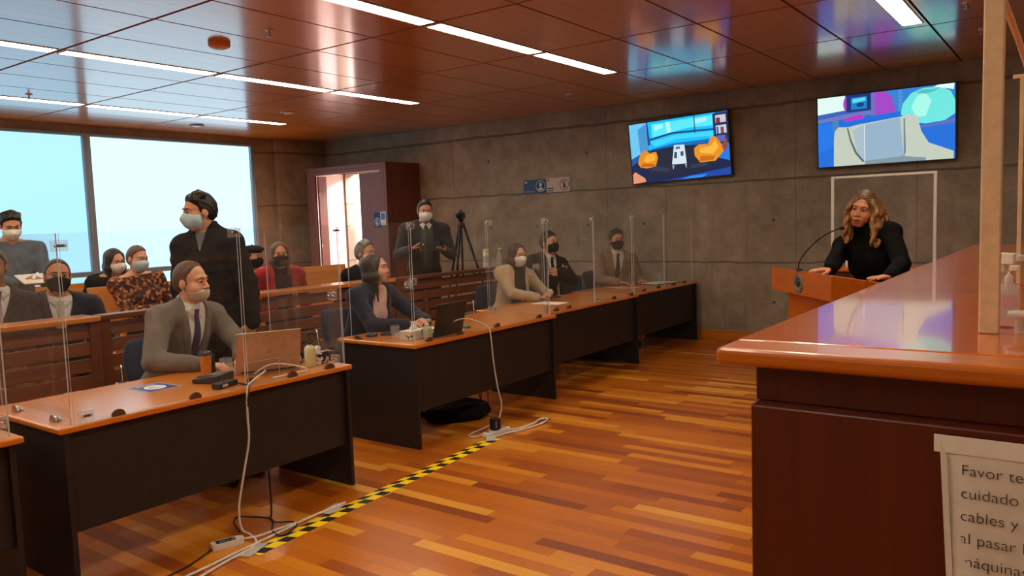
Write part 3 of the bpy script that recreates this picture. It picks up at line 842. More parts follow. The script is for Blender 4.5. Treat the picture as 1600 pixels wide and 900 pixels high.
tv1 = [((110, 200, 240), [(0, 0.42), (0.19, 0.55), (0.2, 1), (0, 1)]), ((70, 150, 215), [(0.1, 0.5), (0.2, 0.56), (0.18, 0.98), (0.09, 0.9)]),
       ((0, 190, 255), [(0.2, 0.5), (0.88, 0.58), (0.88, 1), (0.19, 1)]), ((90, 235, 255), [(0.24, 0.74), (0.62, 0.82), (0.86, 0.8), (0.86, 0.97), (0.24, 0.96)]), ((190, 250, 255), [(0.4, 0.78), (0.44, 0.79), (0.43, 0.96), (0.39, 0.96)]),
       ((170, 250, 240), [(0.27, 0.84), (0.36, 0.88), (0.36, 0.94), (0.27, 0.93)]), ((170, 240, 250), [(0.66, 0.86), (0.8, 0.88), (0.8, 0.95), (0.68, 0.94)]),
       ((14, 60, 110), [(0.2, 0.69), (0.45, 0.755), (0.87, 0.73), (0.87, 0.755), (0.45, 0.785), (0.2, 0.72)]),
       ((60, 215, 250), [(0.26, 0.58), (0.5, 0.66), (0.86, 0.64), (0.86, 0.71), (0.48, 0.735), (0.22, 0.67)]), ((0, 110, 190), [(0.22, 0.52), (0.86, 0.57), (0.86, 0.6), (0.45, 0.6), (0.22, 0.55)]),
       ((10, 70, 130), rect(0.675, 0.72, 0.685, 1)), ((10, 70, 130), [(0.19, 0.62), (0.215, 0.62), (0.2, 1), (0.185, 1)]),
       ((14, 30, 74), [(0.0, 0.0), (1, 0), (1, 0.36), (0.85, 0.5), (0.5, 0.56), (0.2, 0.53), (0, 0.3)]),
       ((24, 34, 58), [(0.17, 0.12), (0.5, 0.07), (0.82, 0.13), (0.84, 0.36), (0.7, 0.5), (0.45, 0.53), (0.24, 0.48)]),
       ((44, 54, 84), [(0.2, 0.2), (0.4, 0.14), (0.4, 0.2), (0.22, 0.28)]), ((44, 54, 84), [(0.6, 0.16), (0.78, 0.18), (0.78, 0.24), (0.62, 0.22)]),
       ((20, 70, 170), [(0.3, 0), (1, 0), (1, 0.12), (0.6, 0.05)]), ((40, 140, 240), [(0.5, 0), (0.72, 0), (0.78, 0.05), (0.6, 0.04)]), ((30, 120, 230), [(0.86, 0.3), (1, 0.22), (1, 0.56), (0.9, 0.5)]),
       ((20, 40, 90), rect(0.86, 0.5, 1.0, 0.98)), ((210, 200, 210), rect(0.885, 0.83, 0.985, 0.95)), ((120, 50, 60), rect(0.89, 0.83, 0.93, 0.91)), ((200, 210, 230), rect(0.885, 0.66, 0.985, 0.79)), ((140, 60, 60), rect(0.93, 0.66, 0.96, 0.76)),
       ((60, 110, 190), rect(0.89, 0.66, 0.91, 0.77)), ((90, 100, 180), rect(0.885, 0.53, 0.97, 0.63)), ((150, 70, 50), [(0.92, 0.36), (0.985, 0.42), (0.985, 0.58), (0.94, 0.5)]),
       ((230, 150, 110), [(0.0, 0), (0.14, 0.02), (0.13, 0.08), (0.03, 0.2), (0.0, 0.16)]),
       ((232, 142, 22), [(0.065, 0.34), (0.1, 0.5), (0.16, 0.55), (0.2, 0.49), (0.27, 0.5), (0.285, 0.4), (0.255, 0.26), (0.16, 0.24), (0.09, 0.27)]), ((250, 178, 50), [(0.13, 0.38), (0.17, 0.47), (0.26, 0.46), (0.25, 0.36), (0.16, 0.34)]), ((190, 100, 10), [(0.09, 0.28), (0.24, 0.26), (0.25, 0.3), (0.12, 0.33)]),
       ((236, 146, 30), [(0.66, 0.36), (0.66, 0.48), (0.71, 0.53), (0.8, 0.52), (0.83, 0.63), (0.88, 0.62), (0.925, 0.5), (0.945, 0.38), (0.86, 0.24), (0.71, 0.24)]), ((252, 186, 64), [(0.71, 0.4), (0.72, 0.47), (0.82, 0.48), (0.87, 0.57), (0.9, 0.45), (0.84, 0.35)]), ((200, 108, 14), [(0.7, 0.26), (0.84, 0.26), (0.86, 0.32), (0.72, 0.34)]),
       ((214, 232, 244), [(0.425, 0.26), (0.575, 0.25), (0.565, 0.56), (0.46, 0.57)]), ((150, 180, 210), [(0.425, 0.24), (0.435, 0.17), (0.45, 0.24)]), ((150, 180, 210), [(0.555, 0.24), (0.57, 0.17), (0.575, 0.24)]), ((40, 70, 90), [(0.45, 0.36), (0.48, 0.35), (0.485, 0.45), (0.46, 0.46)]), ((60, 80, 100), [(0.52, 0.38), (0.55, 0.38), (0.55, 0.46), (0.52, 0.45)]), ((60, 120, 150), [(0.47, 0.5), (0.52, 0.5), (0.52, 0.54), (0.48, 0.54)])]
screen('left wall screen showing two orange armchairs and a white table before a window', 4.18, 2.435, 1.36, 0.80, -2.2, 4.0, tv1, (20, 90, 170))
tv2 = [((20, 110, 220), rect(0, 0, 1, 0.7)), ((50, 130, 215), rect(0.5, 0.7, 1, 1)), ((226, 252, 244), [(0, 0.76), (0.21, 0.79), (0.215, 1), (0, 1)]), ((50, 100, 190), [(0, 0.7), (0.24, 0.75), (0.42, 0.73), (0.42, 0.8), (0.2, 0.79), (0, 0.76)]), ((110, 120, 190), [(0, 0.64), (0.42, 0.7), (0.42, 0.76), (0.22, 0.74), (0, 0.69)]),
       ((20, 120, 235), [(0, 0.2), (0.14, 0.3), (0.14, 0.62), (0, 0.62)]), ((70, 130, 190), rect(0.115, 0.5, 0.165, 0.66)), ((200, 40, 200), [(0.2, 0.66), (0.33, 0.72), (0.36, 0.66), (0.22, 0.63)]),
       ((180, 60, 190), oval(0.235, 0.88, 0.035, 0.11)), ((16, 50, 120), rect(0.225, 0.76, 0.41, 1.0)), ((20, 130, 200), rect(0.26, 0.79, 0.38, 0.96)), ((90, 220, 240), [(0.27, 0.88), (0.37, 0.9), (0.37, 0.95), (0.27, 0.94)]), ((12, 60, 130), oval(0.33, 0.85, 0.03, 0.03)),
       ((120, 110, 190), rect(0.41, 0.68, 0.445, 1)), ((165, 70, 200), [(0.44, 0.68), (0.44, 1), (0.51, 1), (0.56, 0.92), (0.585, 0.75), (0.585, 0.7)]), ((70, 150, 205), rect(0.61, 0.7, 0.635, 1)),
       ((110, 232, 226), [(0.625, 0.66), (0.64, 0.8), (0.7, 0.93), (0.78, 0.98), (0.9, 0.98), (0.97, 0.9), (1, 0.78), (1, 0.6), (0.93, 0.52), (0.8, 0.5), (0.68, 0.55)]), ((170, 250, 236), [(0.7, 0.74), (0.74, 0.88), (0.8, 0.92), (0.84, 0.8), (0.8, 0.6), (0.73, 0.6)]), ((84, 190, 186), [(0.73, 0.93), (0.8, 0.9), (0.86, 0.92), (0.9, 0.97), (0.84, 0.95), (0.78, 0.96)]), ((230, 255, 255), [(0.86, 0.98), (0.99, 0.92), (0.995, 1), (0.88, 1)]),
       ((90, 110, 190), [(0.6, 0.5), (0.8, 0.48), (1, 0.54), (1, 0.48), (0.6, 0.42)]),
       ((196, 206, 190), [(0.12, 0.0), (0.125, 0.4), (0.13, 0.5), (0.16, 0.56), (0.24, 0.55), (0.3, 0.57), (0.64, 0.63), (0.69, 0.65), (0.74, 0.62), (0.77, 0.4), (0.82, 0.24), (0.99, 0.1), (0.99, 0)]),
       ((150, 180, 204), [(0.36, 0.05), (0.36, 0.56), (0.62, 0.62), (0.645, 0.08)]), ((170, 190, 204), [(0.27, 0.5), (0.355, 0.56), (0.355, 0.05), (0.31, 0.1)]), ((90, 100, 110), [(0.235, 0.54), (0.26, 0.36), (0.3, 0.18), (0.36, 0.04), (0.34, 0.04), (0.285, 0.17), (0.248, 0.35), (0.225, 0.54)]), ((110, 130, 150), [(0.645, 0.6), (0.655, 0.6), (0.66, 0.14), (0.645, 0.06)]), ((226, 236, 244), [(0.357, 0.03), (0.362, 0.03), (0.362, 0.57), (0.357, 0.57)]),
       ((130, 150, 160), [(0.36, 0.0), (0.36, 0.05), (0.64, 0.08), (0.8, 0.04), (0.8, 0.0)])]
screen('right wall screen showing a big pale armchair and an aqua bean bag', 1.78, 2.475, 1.40, 0.80, -0.3, 3.0, tv2, (40, 90, 190))

# ------------------------------------------------------------------ signs on wall and door
t = thing('wall_sign', 'dark blue sign with a round figure emblem on the concrete wall', 'sign', (XB-0.006, 6.47, 2.08), -PI/2)
MB().span((-0.20, 0, -0.10), (0.20, 0.006, 0.10)).build('board', plain('sign_blue', (34, 66, 112), 0.5), t)
m = MB(); RT = Matrix.Rotation(PI/2, 4, 'X')
m.prism(oval(0.10, 0.0, 0.082, 0.082, 28), 0.0008, RT, 0)
m.prism(oval(0.10, 0.0, 0.074, 0.074, 28), 0.0012, RT, 1)
m.prism(oval(0.10, 0.022, 0.026, 0.032, 20), 0.0018, RT, 2)
m.prism([(0.045, -0.06), (0.06, -0.028), (0.1, -0.012), (0.14, -0.028), (0.155, -0.06)], 0.0016, RT, 3)
m.build('pictogram', [M['pale_print'], M['navy_ink'], M['pale_print'], plain('pale_green_print', (176, 190, 166), 0.7)], t)
MB().prism(rect(-0.18, 0.05, -0.14, 0.08), 0.001, RT).build('corner_mark', M['pale_print'], t)
MB().prism(rect(-0.18, -0.082, -0.01, -0.06), 0.001, RT).build('caption', plain('mid_blue_print', (92, 120, 160), 0.7), t)
t = thing('wall_sign', 'white prohibition sign with a crossed ring on the concrete wall', 'sign', (XB-0.006, 6.07, 2.085), -PI/2)
MB().span((-0.195, 0, -0.10), (0.195, 0.006, 0.10)).build('board', M['cream_print'], t)
m = MB()
ring = [(0.105+0.078*math.cos(a), 0.078*math.sin(a)) for a in [2*PI*i/32 for i in range(33)]] + [(0.105+0.068*math.cos(a), 0.068*math.sin(a)) for a in [2*PI*i/32 for i in range(32, -1, -1)]]
for i in range(32):
    m.prism([ring[i], ring[i+1], ring[64-i], ring[65-i]], 0.001, RT, 0)
m.prism([(0.052, 0.05), (0.058, 0.056), (0.158, -0.048), (0.152, -0.054)], 0.0012, RT, 0)
m.prism(oval(0.105, 0.036, 0.014, 0.016, 14), 0.001, RT, 0); m.prism([(0.088, -0.05), (0.085, 0.012), (0.1, 0.02), (0.125, 0.012), (0.124, -0.05)], 0.001, RT, 0)
m.build('pictogram', plain('brown_print', (96, 62, 54), 0.7), t)
MB().prism(oval(-0.165, 0.07, 0.015, 0.012, 12), 0.001, RT).build('corner_mark', M['dark_ink'], t)
MB().prism(rect(-0.18, -0.052, -0.08, -0.038), 0.001, RT).prism(rect(-0.18, -0.086, -0.08, -0.072), 0.001, RT).build('caption', M['dark_ink'], t)
t = thing('door_sign', 'small blue sign with a round white emblem on the dark door surround', 'sign', (VX-0.004, 8.965, 1.68), -PI/2)
MB().span((-0.065, 0, -0.115), (0.065, 0.004, 0.115)).build('board', M['navy_ink'], t)
m = MB(); m.prism(oval(0, -0.03, 0.052, 0.066, 24), 0.0008, RT, 0); m.prism(oval(0, -0.03, 0.042, 0.055, 24), 0.0012, RT, 1); m.prism(oval(0, -0.012, 0.012, 0.014, 14), 0.0016, RT, 0); m.prism([(-0.02, -0.066), (-0.014, -0.032), (0.014, -0.032), (0.02, -0.066)], 0.0016, RT, 0)
m.build('pictogram', [M['pale_print'], M['blue_ink']], t)
t = thing('door_sign', 'small pale sign right of the blue one on the dark door surround', 'sign', (VX-0.004, 8.83, 1.70), -PI/2)
MB().span((-0.06, 0, -0.105), (0.06, 0.004, 0.105)).build('board', M['pale_print'], t)
m = MB(); m.prism(rect(-0.045, -0.02, 0.045, 0.085), 0.0008, RT, 0); m.prism(rect(-0.045, -0.08, 0.02, -0.05), 0.0008, RT, 1)
m.build('print', [plain('mid_blue_sign', (70, 104, 160), 0.6), M['cream_print']], t)

# ------------------------------------------------------------------ chairs behind the desks
def make_chair():
    t = thing('visitor_chair', '', 'chair', (0, 0, 0), 0, 'dark blue visitor chairs')
    def pad(w, d, h, nx=8, ny=8, bow=0.0):
        m = MB()
        for side in (0, 1):
            for j in range(ny+1):
                for i in range(nx+1):
                    u, v_ = i/nx*2-1, j/ny*2-1
                    a = max(0, 1-abs(u)**5)**0.4*max(0, 1-abs(v_)**5)**0.4
                    f = 1-0.17*(u*u*v_*v_)
                    m.v.append((u*w/2*f, v_*d/2*f, (h/2)*(0.25+0.75*a)*(1 if side == 0 else -1) + bow*u*u))
        N = (nx+1)*(ny+1)
        for side in (0, 1):
            for j in range(ny):
                for i in range(nx):
                    a = side*N+j*(nx+1)+i
                    q = [a, a+1, a+nx+2, a+nx+1]
                    m.f.append(q if side == 0 else q[::-1]); m.m.append(0); m.sm.append(True)
        rim = [i for i in range(nx+1)] + [j*(nx+1)+nx for j in range(1, ny+1)] + [ny*(nx+1)+i for i in range(nx-1, -1, -1)] + [j*(nx+1) for j in range(ny-1, 0, -1)]
        for k in range(len(rim)):
            a, b = rim[k], rim[(k+1) % len(rim)]
            m.f.append([b, a, N+a, N+b]); m.m.append(0); m.sm.append(True)
        return m
    s = pad(0.48, 0.46, 0.07).build('seat', M['blue_fabric'], t, loc=(0, 0, 0.43))
    b = pad(0.46, 0.36, 0.05, bow=0.05).build('backrest', M['blue_fabric'], t, loc=(0, -0.235, 0.73))
    b.rotation_euler = (math.radians(80), 0, PI)
    for sx in (-1, 1):
        MB().tube([(sx*0.22, 0.20, 0.0), (sx*0.22, 0.17, 0.41)], 0.011).build('leg', M['chrome'], t)
        MB().tube(spline([(sx*0.22, -0.26, 0.0), (sx*0.22, -0.20, 0.40), (sx*0.215, -0.235, 0.6), (sx*0.2, -0.265, 0.75)], 5), 0.011).build('leg', M['chrome'], t)
    MB().tube([(-0.22, 0.17, 0.40), (0.22, 0.17, 0.40)], 0.010).tube([(-0.22, -0.20, 0.40), (0.22, -0.20, 0.40)], 0.010).tube([(-0.22, 0.17, 0.40), (-0.22, -0.20, 0.40)], 0.010).tube([(0.22, 0.17, 0.40), (0.22, -0.20, 0.40)], 0.010).build('seat_frame', M['chrome'], t)
    return t
CH = make_chair()
chair_first = [True]
def chair(x, y, heading, label):
    rz = heading-PI/2
    if chair_first[0]:
        chair_first[0] = False
        CH.location = (x, y, 0); CH.rotation_euler = (0, 0, rz); CH['label'] = label
        return CH
    return copy_tree(CH, (x, y, 0), rz, label)
chair(2.78, 4.80, math.radians(-85), 'dark blue chair under the man in the grey suit')
chair(4.50, 4.92, math.radians(-80), 'dark blue chair under the woman in the navy blazer')
chair(6.74, 5.05, math.radians(-95), 'dark blue chair under the woman in the beige blazer')
chair(7.55, 5.12, math.radians(-95), 'dark blue chair under the man with crossed arms')
chair(8.80, 4.98, math.radians(-125), 'dark blue chair under the man in the tan suit')
chair(8.12, 4.86, math.radians(-100), 'empty dark blue chair between the two men at the far desks')
# ------------------------------------------------------------------ people
F32 = np.float32
def V(*a): return np.array(a, dtype=np.float64)
def unit(a): return a/np.linalg.norm(a)

class Sdf:
    """smooth union of tapered capsules and ellipsoids, meshed on a grid"""
    def __init__(s): s.ops = []
    def cone(s, a, b, r1, r2, k=0.02, tag='', mode='+'):
        a, b = np.asarray(a, float), np.asarray(b, float)
        d = b-a; L2 = float(d@d)+1e-12
        def f(X, Y, Z):
            t = np.clip(((X-a[0])*d[0]+(Y-a[1])*d[1]+(Z-a[2])*d[2])/L2, 0, 1)
            return np.sqrt((X-a[0]-t*d[0])**2+(Y-a[1]-t*d[1])**2+(Z-a[2]-t*d[2])**2)-(r1+(r2-r1)*t)
        r = max(r1, r2)
        s.ops.append((f, np.minimum(a, b)-r, np.maximum(a, b)+r, k, tag, mode))
    def ell(s, c, r, R=None, k=0.02, tag='', mode='+'):
        c = np.asarray(c, float); r = np.asarray(r, float)
        R = np.eye(3) if R is None else R
        def f(X, Y, Z):
            x, y, z = X-c[0], Y-c[1], Z-c[2]
            q = [(x*R[0, i]+y*R[1, i]+z*R[2, i])/r[i] for i in range(3)]
            k0 = np.sqrt(q[0]**2+q[1]**2+q[2]**2)
            k1 = np.sqrt((q[0]/r[0])**2+(q[1]/r[1])**2+(q[2]/r[2])**2)+1e-9
            return k0*(k0-1)/k1
        e = np.sqrt((R**2)@(r**2))
        s.ops.append((f, c-e, c+e, k, tag, mode))
    def sel(s, tags):
        o = Sdf(); o.ops = [p for p in s.ops if p[4] in tags]; return o
    def bounds(s, infl=0):
        P = [p for p in s.ops if p[5] == '+']
        return np.min([p[1] for p in P], 0)-infl-0.015, np.max([p[2] for p in P], 0)+infl+0.015
    def grid(s, xs, ys, zs, infl=0.0, cut=None, noise=None):
        m = 0.05
        Fd = np.full((len(xs), len(ys), len(zs)), 0.06, F32)
        for f, lo, hi, k, tg, mode in s.ops:
            e = infl+m if mode == '+' else m*0.6
            i0, i1 = np.searchsorted(xs, [lo[0]-e, hi[0]+e]); j0, j1 = np.searchsorted(ys, [lo[1]-e, hi[1]+e]); k0, k1 = np.searchsorted(zs, [lo[2]-e, hi[2]+e])
            if i1 <= i0 or j1 <= j0 or k1 <= k0: continue
            d = f(xs[i0:i1, None, None], ys[None, j0:j1, None], zs[None, None, k0:k1]).astype(F32)
            S = Fd[i0:i1, j0:j1, k0:k1]
            if mode == '+':
                d = d-infl
                h = np.maximum(k-np.abs(S-d), 0)/k
                Fd[i0:i1, j0:j1, k0:k1] = np.minimum(S, d)-h*h*k*0.25
            else:
                d = -d
                h = np.maximum(k-np.abs(S-d), 0)/k
                Fd[i0:i1, j0:j1, k0:k1] = np.maximum(S, d)+h*h*k*0.25
        X, Y, Z = xs[:, None, None], ys[None, :, None], zs[None, None, :]
        if noise is not None: Fd = Fd+noise(X, Y, Z).astype(F32)
        if cut is not None: Fd = np.maximum(Fd, cut(X, Y, Z).astype(F32))
        return Fd
    def at(s, P, infl=0.0):
        X, Y, Z = P[:, 0], P[:, 1], P[:, 2]
        D = np.full(len(P), 0.3)
        for f, lo, hi, k, tg, mode in s.ops:
            d = f(X, Y, Z)
            if mode == '+':
                d = d-infl
                h = np.maximum(k-np.abs(D-d), 0)/k; D = np.minimum(D, d)-h*h*k*0.25
        return D

def axis(lo, hi, step, zones=(), fine=None):
    """grid coordinates, finer inside the given (a, b) zones"""
    out = [lo]
    while out[-1] < hi:
        x = out[-1]
        out.append(x+(fine if fine and any(a-step <= x <= b for a, b in zones) else step))
    return np.array(out)

_E = [(a, b) for a in range(8) for b in range(8) if a < b and bin(a ^ b).count('1') == 1]
def surface(Fd, xs, ys, zs):
    """surface nets"""
    ins = Fd < 0
    n = [ins[i:ins.shape[0]-1+i, j:ins.shape[1]-1+j, k:ins.shape[2]-1+k] for i in (0, 1) for j in (0, 1) for k in (0, 1)]
    c = sum(a.astype(np.int8) for a in n)
    I, J, K = np.nonzero((c > 0) & (c < 8))
    N = len(I)
    pos = np.zeros((N, 3)); cnt = np.zeros(N)
    cor = []
    for q in range(8):
        i, j, k = I+((q >> 2) & 1), J+((q >> 1) & 1), K+(q & 1)
        cor.append((Fd[i, j, k], np.stack((xs[i], ys[j], zs[k]), 1)))
    for a, b in _E:
        fa, pa = cor[a]; fb, pb = cor[b]
        m = (fa < 0) != (fb < 0)
        t = np.where(m, fa/np.where(np.abs(fa-fb) < 1e-9, 1, fa-fb), 0)
        pos += np.where(m[:, None], pa+(pb-pa)*t[:, None], 0); cnt += m
    pos /= cnt[:, None]
    idx = np.full(c.shape, -1, np.int32); idx[I, J, K] = np.arange(N)
    quads = []
    A = ins
    for ax in range(3):
        a = np.take(A, range(A.shape[ax]-1), ax); b = np.take(A, range(1, A.shape[ax]), ax)
        p = np.nonzero(a != b)
        s_ = a[p]
        u, v_ = (ax+1) % 3, (ax+2) % 3
        ok = (p[u] > 0) & (p[v_] > 0) & (p[u] < c.shape[u]) & (p[v_] < c.shape[v_])
        p = [q[ok] for q in p]; s_ = s_[ok]
        def cell(du, dv):
            q = list(p); q[u] = q[u]-du; q[v_] = q[v_]-dv
            return idx[q[0], q[1], q[2]]
        Q = np.stack((cell(1, 1), cell(0, 1), cell(0, 0), cell(1, 0)), 1)
        Q[~s_] = Q[~s_][:, ::-1]
        quads.append(Q)
    Q = np.concatenate(quads)
    Q = Q[(Q >= 0).all(1)]
    return pos, Q

def mesh_obj(name, pos, Q, mat, parent, origin):
    me = bpy.data.meshes.new(name)
    P = (pos-np.asarray(origin)).astype(F32)
    me.vertices.add(len(P)); me.vertices.foreach_set('co', P.ravel())
    me.loops.add(Q.size); me.loops.foreach_set('vertex_index', Q.ravel().astype(np.int32))
    me.polygons.add(len(Q))
    me.polygons.foreach_set('loop_start', np.arange(0, Q.size, 4, dtype=np.int32))
    me.polygons.foreach_set('loop_total', np.full(len(Q), 4, np.int32))
    me.polygons.foreach_set('use_smooth', np.ones(len(Q), bool))
    me.materials.append(mat)
    me.update(calc_edges=True)
    o = bpy.data.objects.new(name, me)
    COL.objects.link(o); o.parent = parent
    return o

# ---- materials for people
def skin(name, c):
    if name in _mats: return _mats[name]
    n = NT(name)
    f = n.noise(14.0, detail=3.0)
    n.set(n.ramp(f, [(0.3, tuple(v*0.92 for v in c)), (0.7, tuple(min(255, v*1.05) for v in c))]), 0.5, spec=0.35)
    n.b.inputs['Subsurface Weight'].default_value = 0.08
    n.b.inputs['Subsurface Radius'].default_value = (0.010, 0.004, 0.002)
    _mats[name] = n.m
    return n.m
def hairm(name, c, hi=1.5):
    if name in _mats: return _mats[name]
    n = NT(name)
    f = n.noise(1.0, n.mapped((150, 150, 14)), detail=4.0, dist=1.0)
    n.set(n.ramp(f, [(0.32, tuple(v*0.6 for v in c)), (0.55, c), (0.78, tuple(min(255, v*hi) for v in c))]), 0.42, spec=0.4)
    n.bump(f, 0.6, 0.004)
    _mats[name] = n.m
    return n.m
def pattern(name, stops, scale, kind='voronoi', rough=0.9):
    n = NT(name)
    if kind == 'voronoi':
        v_ = n.new('ShaderNodeTexVoronoi'); v_.inputs['Scale'].default_value = scale
        n.put(v_.inputs['Vector'], n.co())
        sep = n.new('ShaderNodeSeparateColor'); n.put(sep.inputs[0], v_.outputs['Color'])
        f = sep.outputs[0]
    else:
        f = n.noise(scale, detail=2.0)
    n.set(n.ramp(f, stops, 'CONSTANT'), rough, spec=0.2)
    return n.m

SK = {'fair': skin('skin_fair', (214, 158, 126)), 'tan': skin('skin_tan', (204, 148, 114)), 'warm': skin('skin_warm', (206, 142, 104)), 'deep': skin('skin_deep', (168, 112, 84))}
M['eye_white'] = plain('eye_white', (206, 200, 194), 0.25, var=0.02)
M['iris'] = plain('iris_dark', (34, 22, 16), 0.2)
M['lip'] = plain('lip_colour', (164, 74, 66), 0.4)
M['mouth_dark'] = plain('mouth_inside', (70, 22, 20), 0.6)
M['mask_white'] = cloth('mask_white', (226, 226, 220), 200, 0.03, bump=0.05)
M['mask_blue'] = cloth('mask_blue', (176, 206, 214), 200, 0.04, bump=0.1)
M['mask_black'] = cloth('mask_black', (26, 25, 26), 200, 0.1, bump=0.05)
M['mask_beige'] = cloth('mask_beige', (196, 176, 158), 200, 0.05, bump=0.05)
M['shirt_white'] = cloth('shirt_white', (222, 218, 212), 300, 0.03, bump=0.08)
M['shoe_black'] = plain('shoe_black', (18, 16, 16), 0.3)
M['trouser_dark'] = cloth('trouser_dark', (34, 34, 40))
for nm, c in dict(grey=(108, 100, 90), navy=(34, 38, 54), charcoal=(46, 44, 48), black=(24, 24, 27), tan=(134, 112, 94), beige=(184, 158, 128), red=(160, 28, 34)).items():
    M['suit_'+nm] = cloth('jacket_'+nm, c)

def person(label, base, heading, hip, head, head_heading, head_pitch=0.0, head_roll=0.0, female=False, scale=1.0, fine=0.006, coarse=0.012,
           skin_='tan', hair='short', hair_mat=None, hairline=0.0, seated=True, twist=0.0, hands=None, mask=None, mask_drop=0.0, outfit=None, belly=0.0,
           legs=None, feet_z=0.0, group=None, brow=True, glasses=False, width=1.0, facial=None, lips=False, talk=False):
    sc = scale
    P = V(base[0], base[1], hip)
    ch_, sh_ = math.cos(heading), math.sin(heading)
    fw0, rt0, up0 = V(ch_, sh_, 0), V(sh_, -ch_, 0), V(0, 0, 1)
    root = thing('person', label, 'person', (base[0], base[1], feet_z), 0, group)
    org = V(base[0], base[1], feet_z)
    # head frame
    Hc = V(*head)
    hf = V(math.cos(head_heading)*math.cos(head_pitch), math.sin(head_heading)*math.cos(head_pitch), math.sin(head_pitch))
    hr = unit(np.cross(hf, up0)); hu = np.cross(hr, hf)
    c_, s_ = math.cos(head_roll), math.sin(head_roll)
    hr, hu = c_*hr+s_*hu, -s_*hr+c_*hu
    HR = np.stack((hr, hf, hu), 1)                      # columns: right, forward, up
    hd = lambda x, y, z: Hc+HR@(V(x, y, z)*sc)
    # torso frame
    nb = Hc-0.150*sc*unit(0.55*hu+0.45*up0+0.0*fw0)-0.028*sc*hf*0.6-fw0*0.006
    ax = nb-P; TL = np.linalg.norm(ax); au = ax/TL; k = TL/0.55
    a_ = heading+twist
    tr = V(math.sin(a_), -math.cos(a_), 0); tr = unit(tr-au*(tr@au)); tf = np.cross(au, tr)
    TR = np.stack((tr, tf, au), 1)
    tp = lambda u, v_, w: P+tr*u*sc*width+tf*v_*sc+au*w*k
    S = Sdf()
    sw = (0.168 if female else 0.195)
    B = 1.0
    S.ell(tp(0, -0.005, 0.03), V(0.165*width, 0.118, 0.13)*sc, TR, 0.06, 'torso')
    S.ell(tp(0, 0.012+belly*0.5, 0.19), V((0.128 if female else 0.142)*width+belly*0.5, 0.108+belly, 0.16*k)*V(sc, sc, 1), TR, 0.06, 'torso')
    S.ell(tp(0, 0.0, 0.36), V((0.142 if female else 0.165)*width, 0.108, 0.165*k)*V(sc, sc, 1), TR, 0.06, 'torso')
    if female:
        for q in (-1, 1): S.ell(tp(q*0.066, 0.078, 0.350), V(0.056, 0.046, 0.055)*sc, TR, 0.05, 'torso')
    shl = {}
    for q in (-1, 1):
        shp = tp(q*sw, -0.004, 0.487)
        shl[q] = shp
        S.cone(tp(q*0.07, -0.01, 0.485), shp, 0.062*sc, 0.056*sc, 0.05, 'torso')
        S.cone(tp(q*0.03, -0.02, 0.555), tp(q*0.13, -0.012, 0.502), 0.040*sc, 0.042*sc, 0.05, 'torso')
    nr = (0.047 if female else 0.056)*sc
    S.cone(tp(0, -0.015, 0.50), hd(0, -0.022, -0.07), nr*1.08, nr*0.98, 0.03, 'neck')
    # arms
    hands = hands or {}
    ua, fa = 0.285*sc, 0.255*sc
    zones = [[], [], []]
    hz = lambda p, r: [zones[i].append((p[i]-r, p[i]+r)) for i in range(3)]
    arm_pts = {}
    for q in (-1, 1):                                    # -1 left of the person, 1 right
        h = hands.get(q)
        if h is None:
            h = dict(w=tp(q*(sw+0.06), 0.02, 0.487)-V(0, 0, 0.50*sc), d=-up0, n=-tr*q, curl=0.35)
        W = np.asarray(h['w'], float); d_ = unit(np.asarray(h['d'], float)); n_ = np.asarray(h['n'], float); n_ = unit(n_-d_*(n_@d_))
        Sh = shl[q]
        to = W-Sh; L = np.linalg.norm(to)
        if L > (ua+fa)*0.99:
            W = Sh+to/L*(ua+fa)*0.99; to = W-Sh; L = np.linalg.norm(to)
        x = (ua*ua-fa*fa+L*L)/(2*L); hgt = math.sqrt(max(ua*ua-x*x, 1e-6))
        pole = np.asarray(h['pole'], float) if 'pole' in h else (-up0*1.0+rt0*q*0.55-fw0*0.45)
        tdir = to/L; pole = unit(pole-tdir*(pole@tdir))
        El = Sh+tdir*x+pole*hgt
        arm_pts[q] = (Sh, El, W)
        S.cone(Sh, El, 0.054*sc*(0.88 if female else 1), 0.041*sc*(0.9 if female else 1), 0.03, 'arm')
        S.cone(El, W, 0.042*sc*(0.9 if female else 1), 0.027*sc, 0.012, 'arm')
        # hand
        hs = sc*(0.93 if female else 1.0)
        t_ = np.cross(d_, n_)*q                           # towards the thumb
        HM = np.stack((t_, n_, d_), 1)
        S.ell(W+d_*0.048*hs, V(0.040, 0.0155, 0.055)*hs, HM, 0.014, 'hand')
        cu = h.get('curl', 0.4)
        sp_ = h.get('spread', 0.0)
        for fi, (off, ln) in enumerate(((0.030, 0.068), (0.010, 0.077), (-0.010, 0.071), (-0.029, 0.056))):
            p0 = W+d_*(0.088-abs(off-0.008)*0.25)*hs+t_*off*hs
            ang = 0.25*cu+0.06*fi*cu
            dd = unit(d_+t_*off*(3.0+8*sp_))
            for seg, (fr, r0, r1) in enumerate(((0.46, 0.0092, 0.0085), (0.30, 0.0085, 0.0078), (0.24, 0.0078, 0.0066))):
                dv = unit(dd*math.cos(ang)+n_*math.sin(ang))
                p1 = p0+dv*ln*fr*hs
                S.cone(p0, p1, r0*hs, r1*hs, 0.004, 'hand')
                p0 = p1; ang += cu*(0.75 if seg == 0 else 0.6)
        p0 = W+d_*0.026*hs+t_*0.024*hs
        dv = unit(d_*0.75+t_*0.62+n_*0.35)
        p1 = p0+dv*0.042*hs; S.cone(p0, p1, 0.0135*hs, 0.0105*hs, 0.012, 'hand')
        dv = unit(d_*1.0+t_*0.18+n_*0.4*(0.5+cu))
        p2 = p1+dv*0.032*hs; S.cone(p1, p2, 0.0102*hs, 0.0088*hs, 0.005, 'hand')
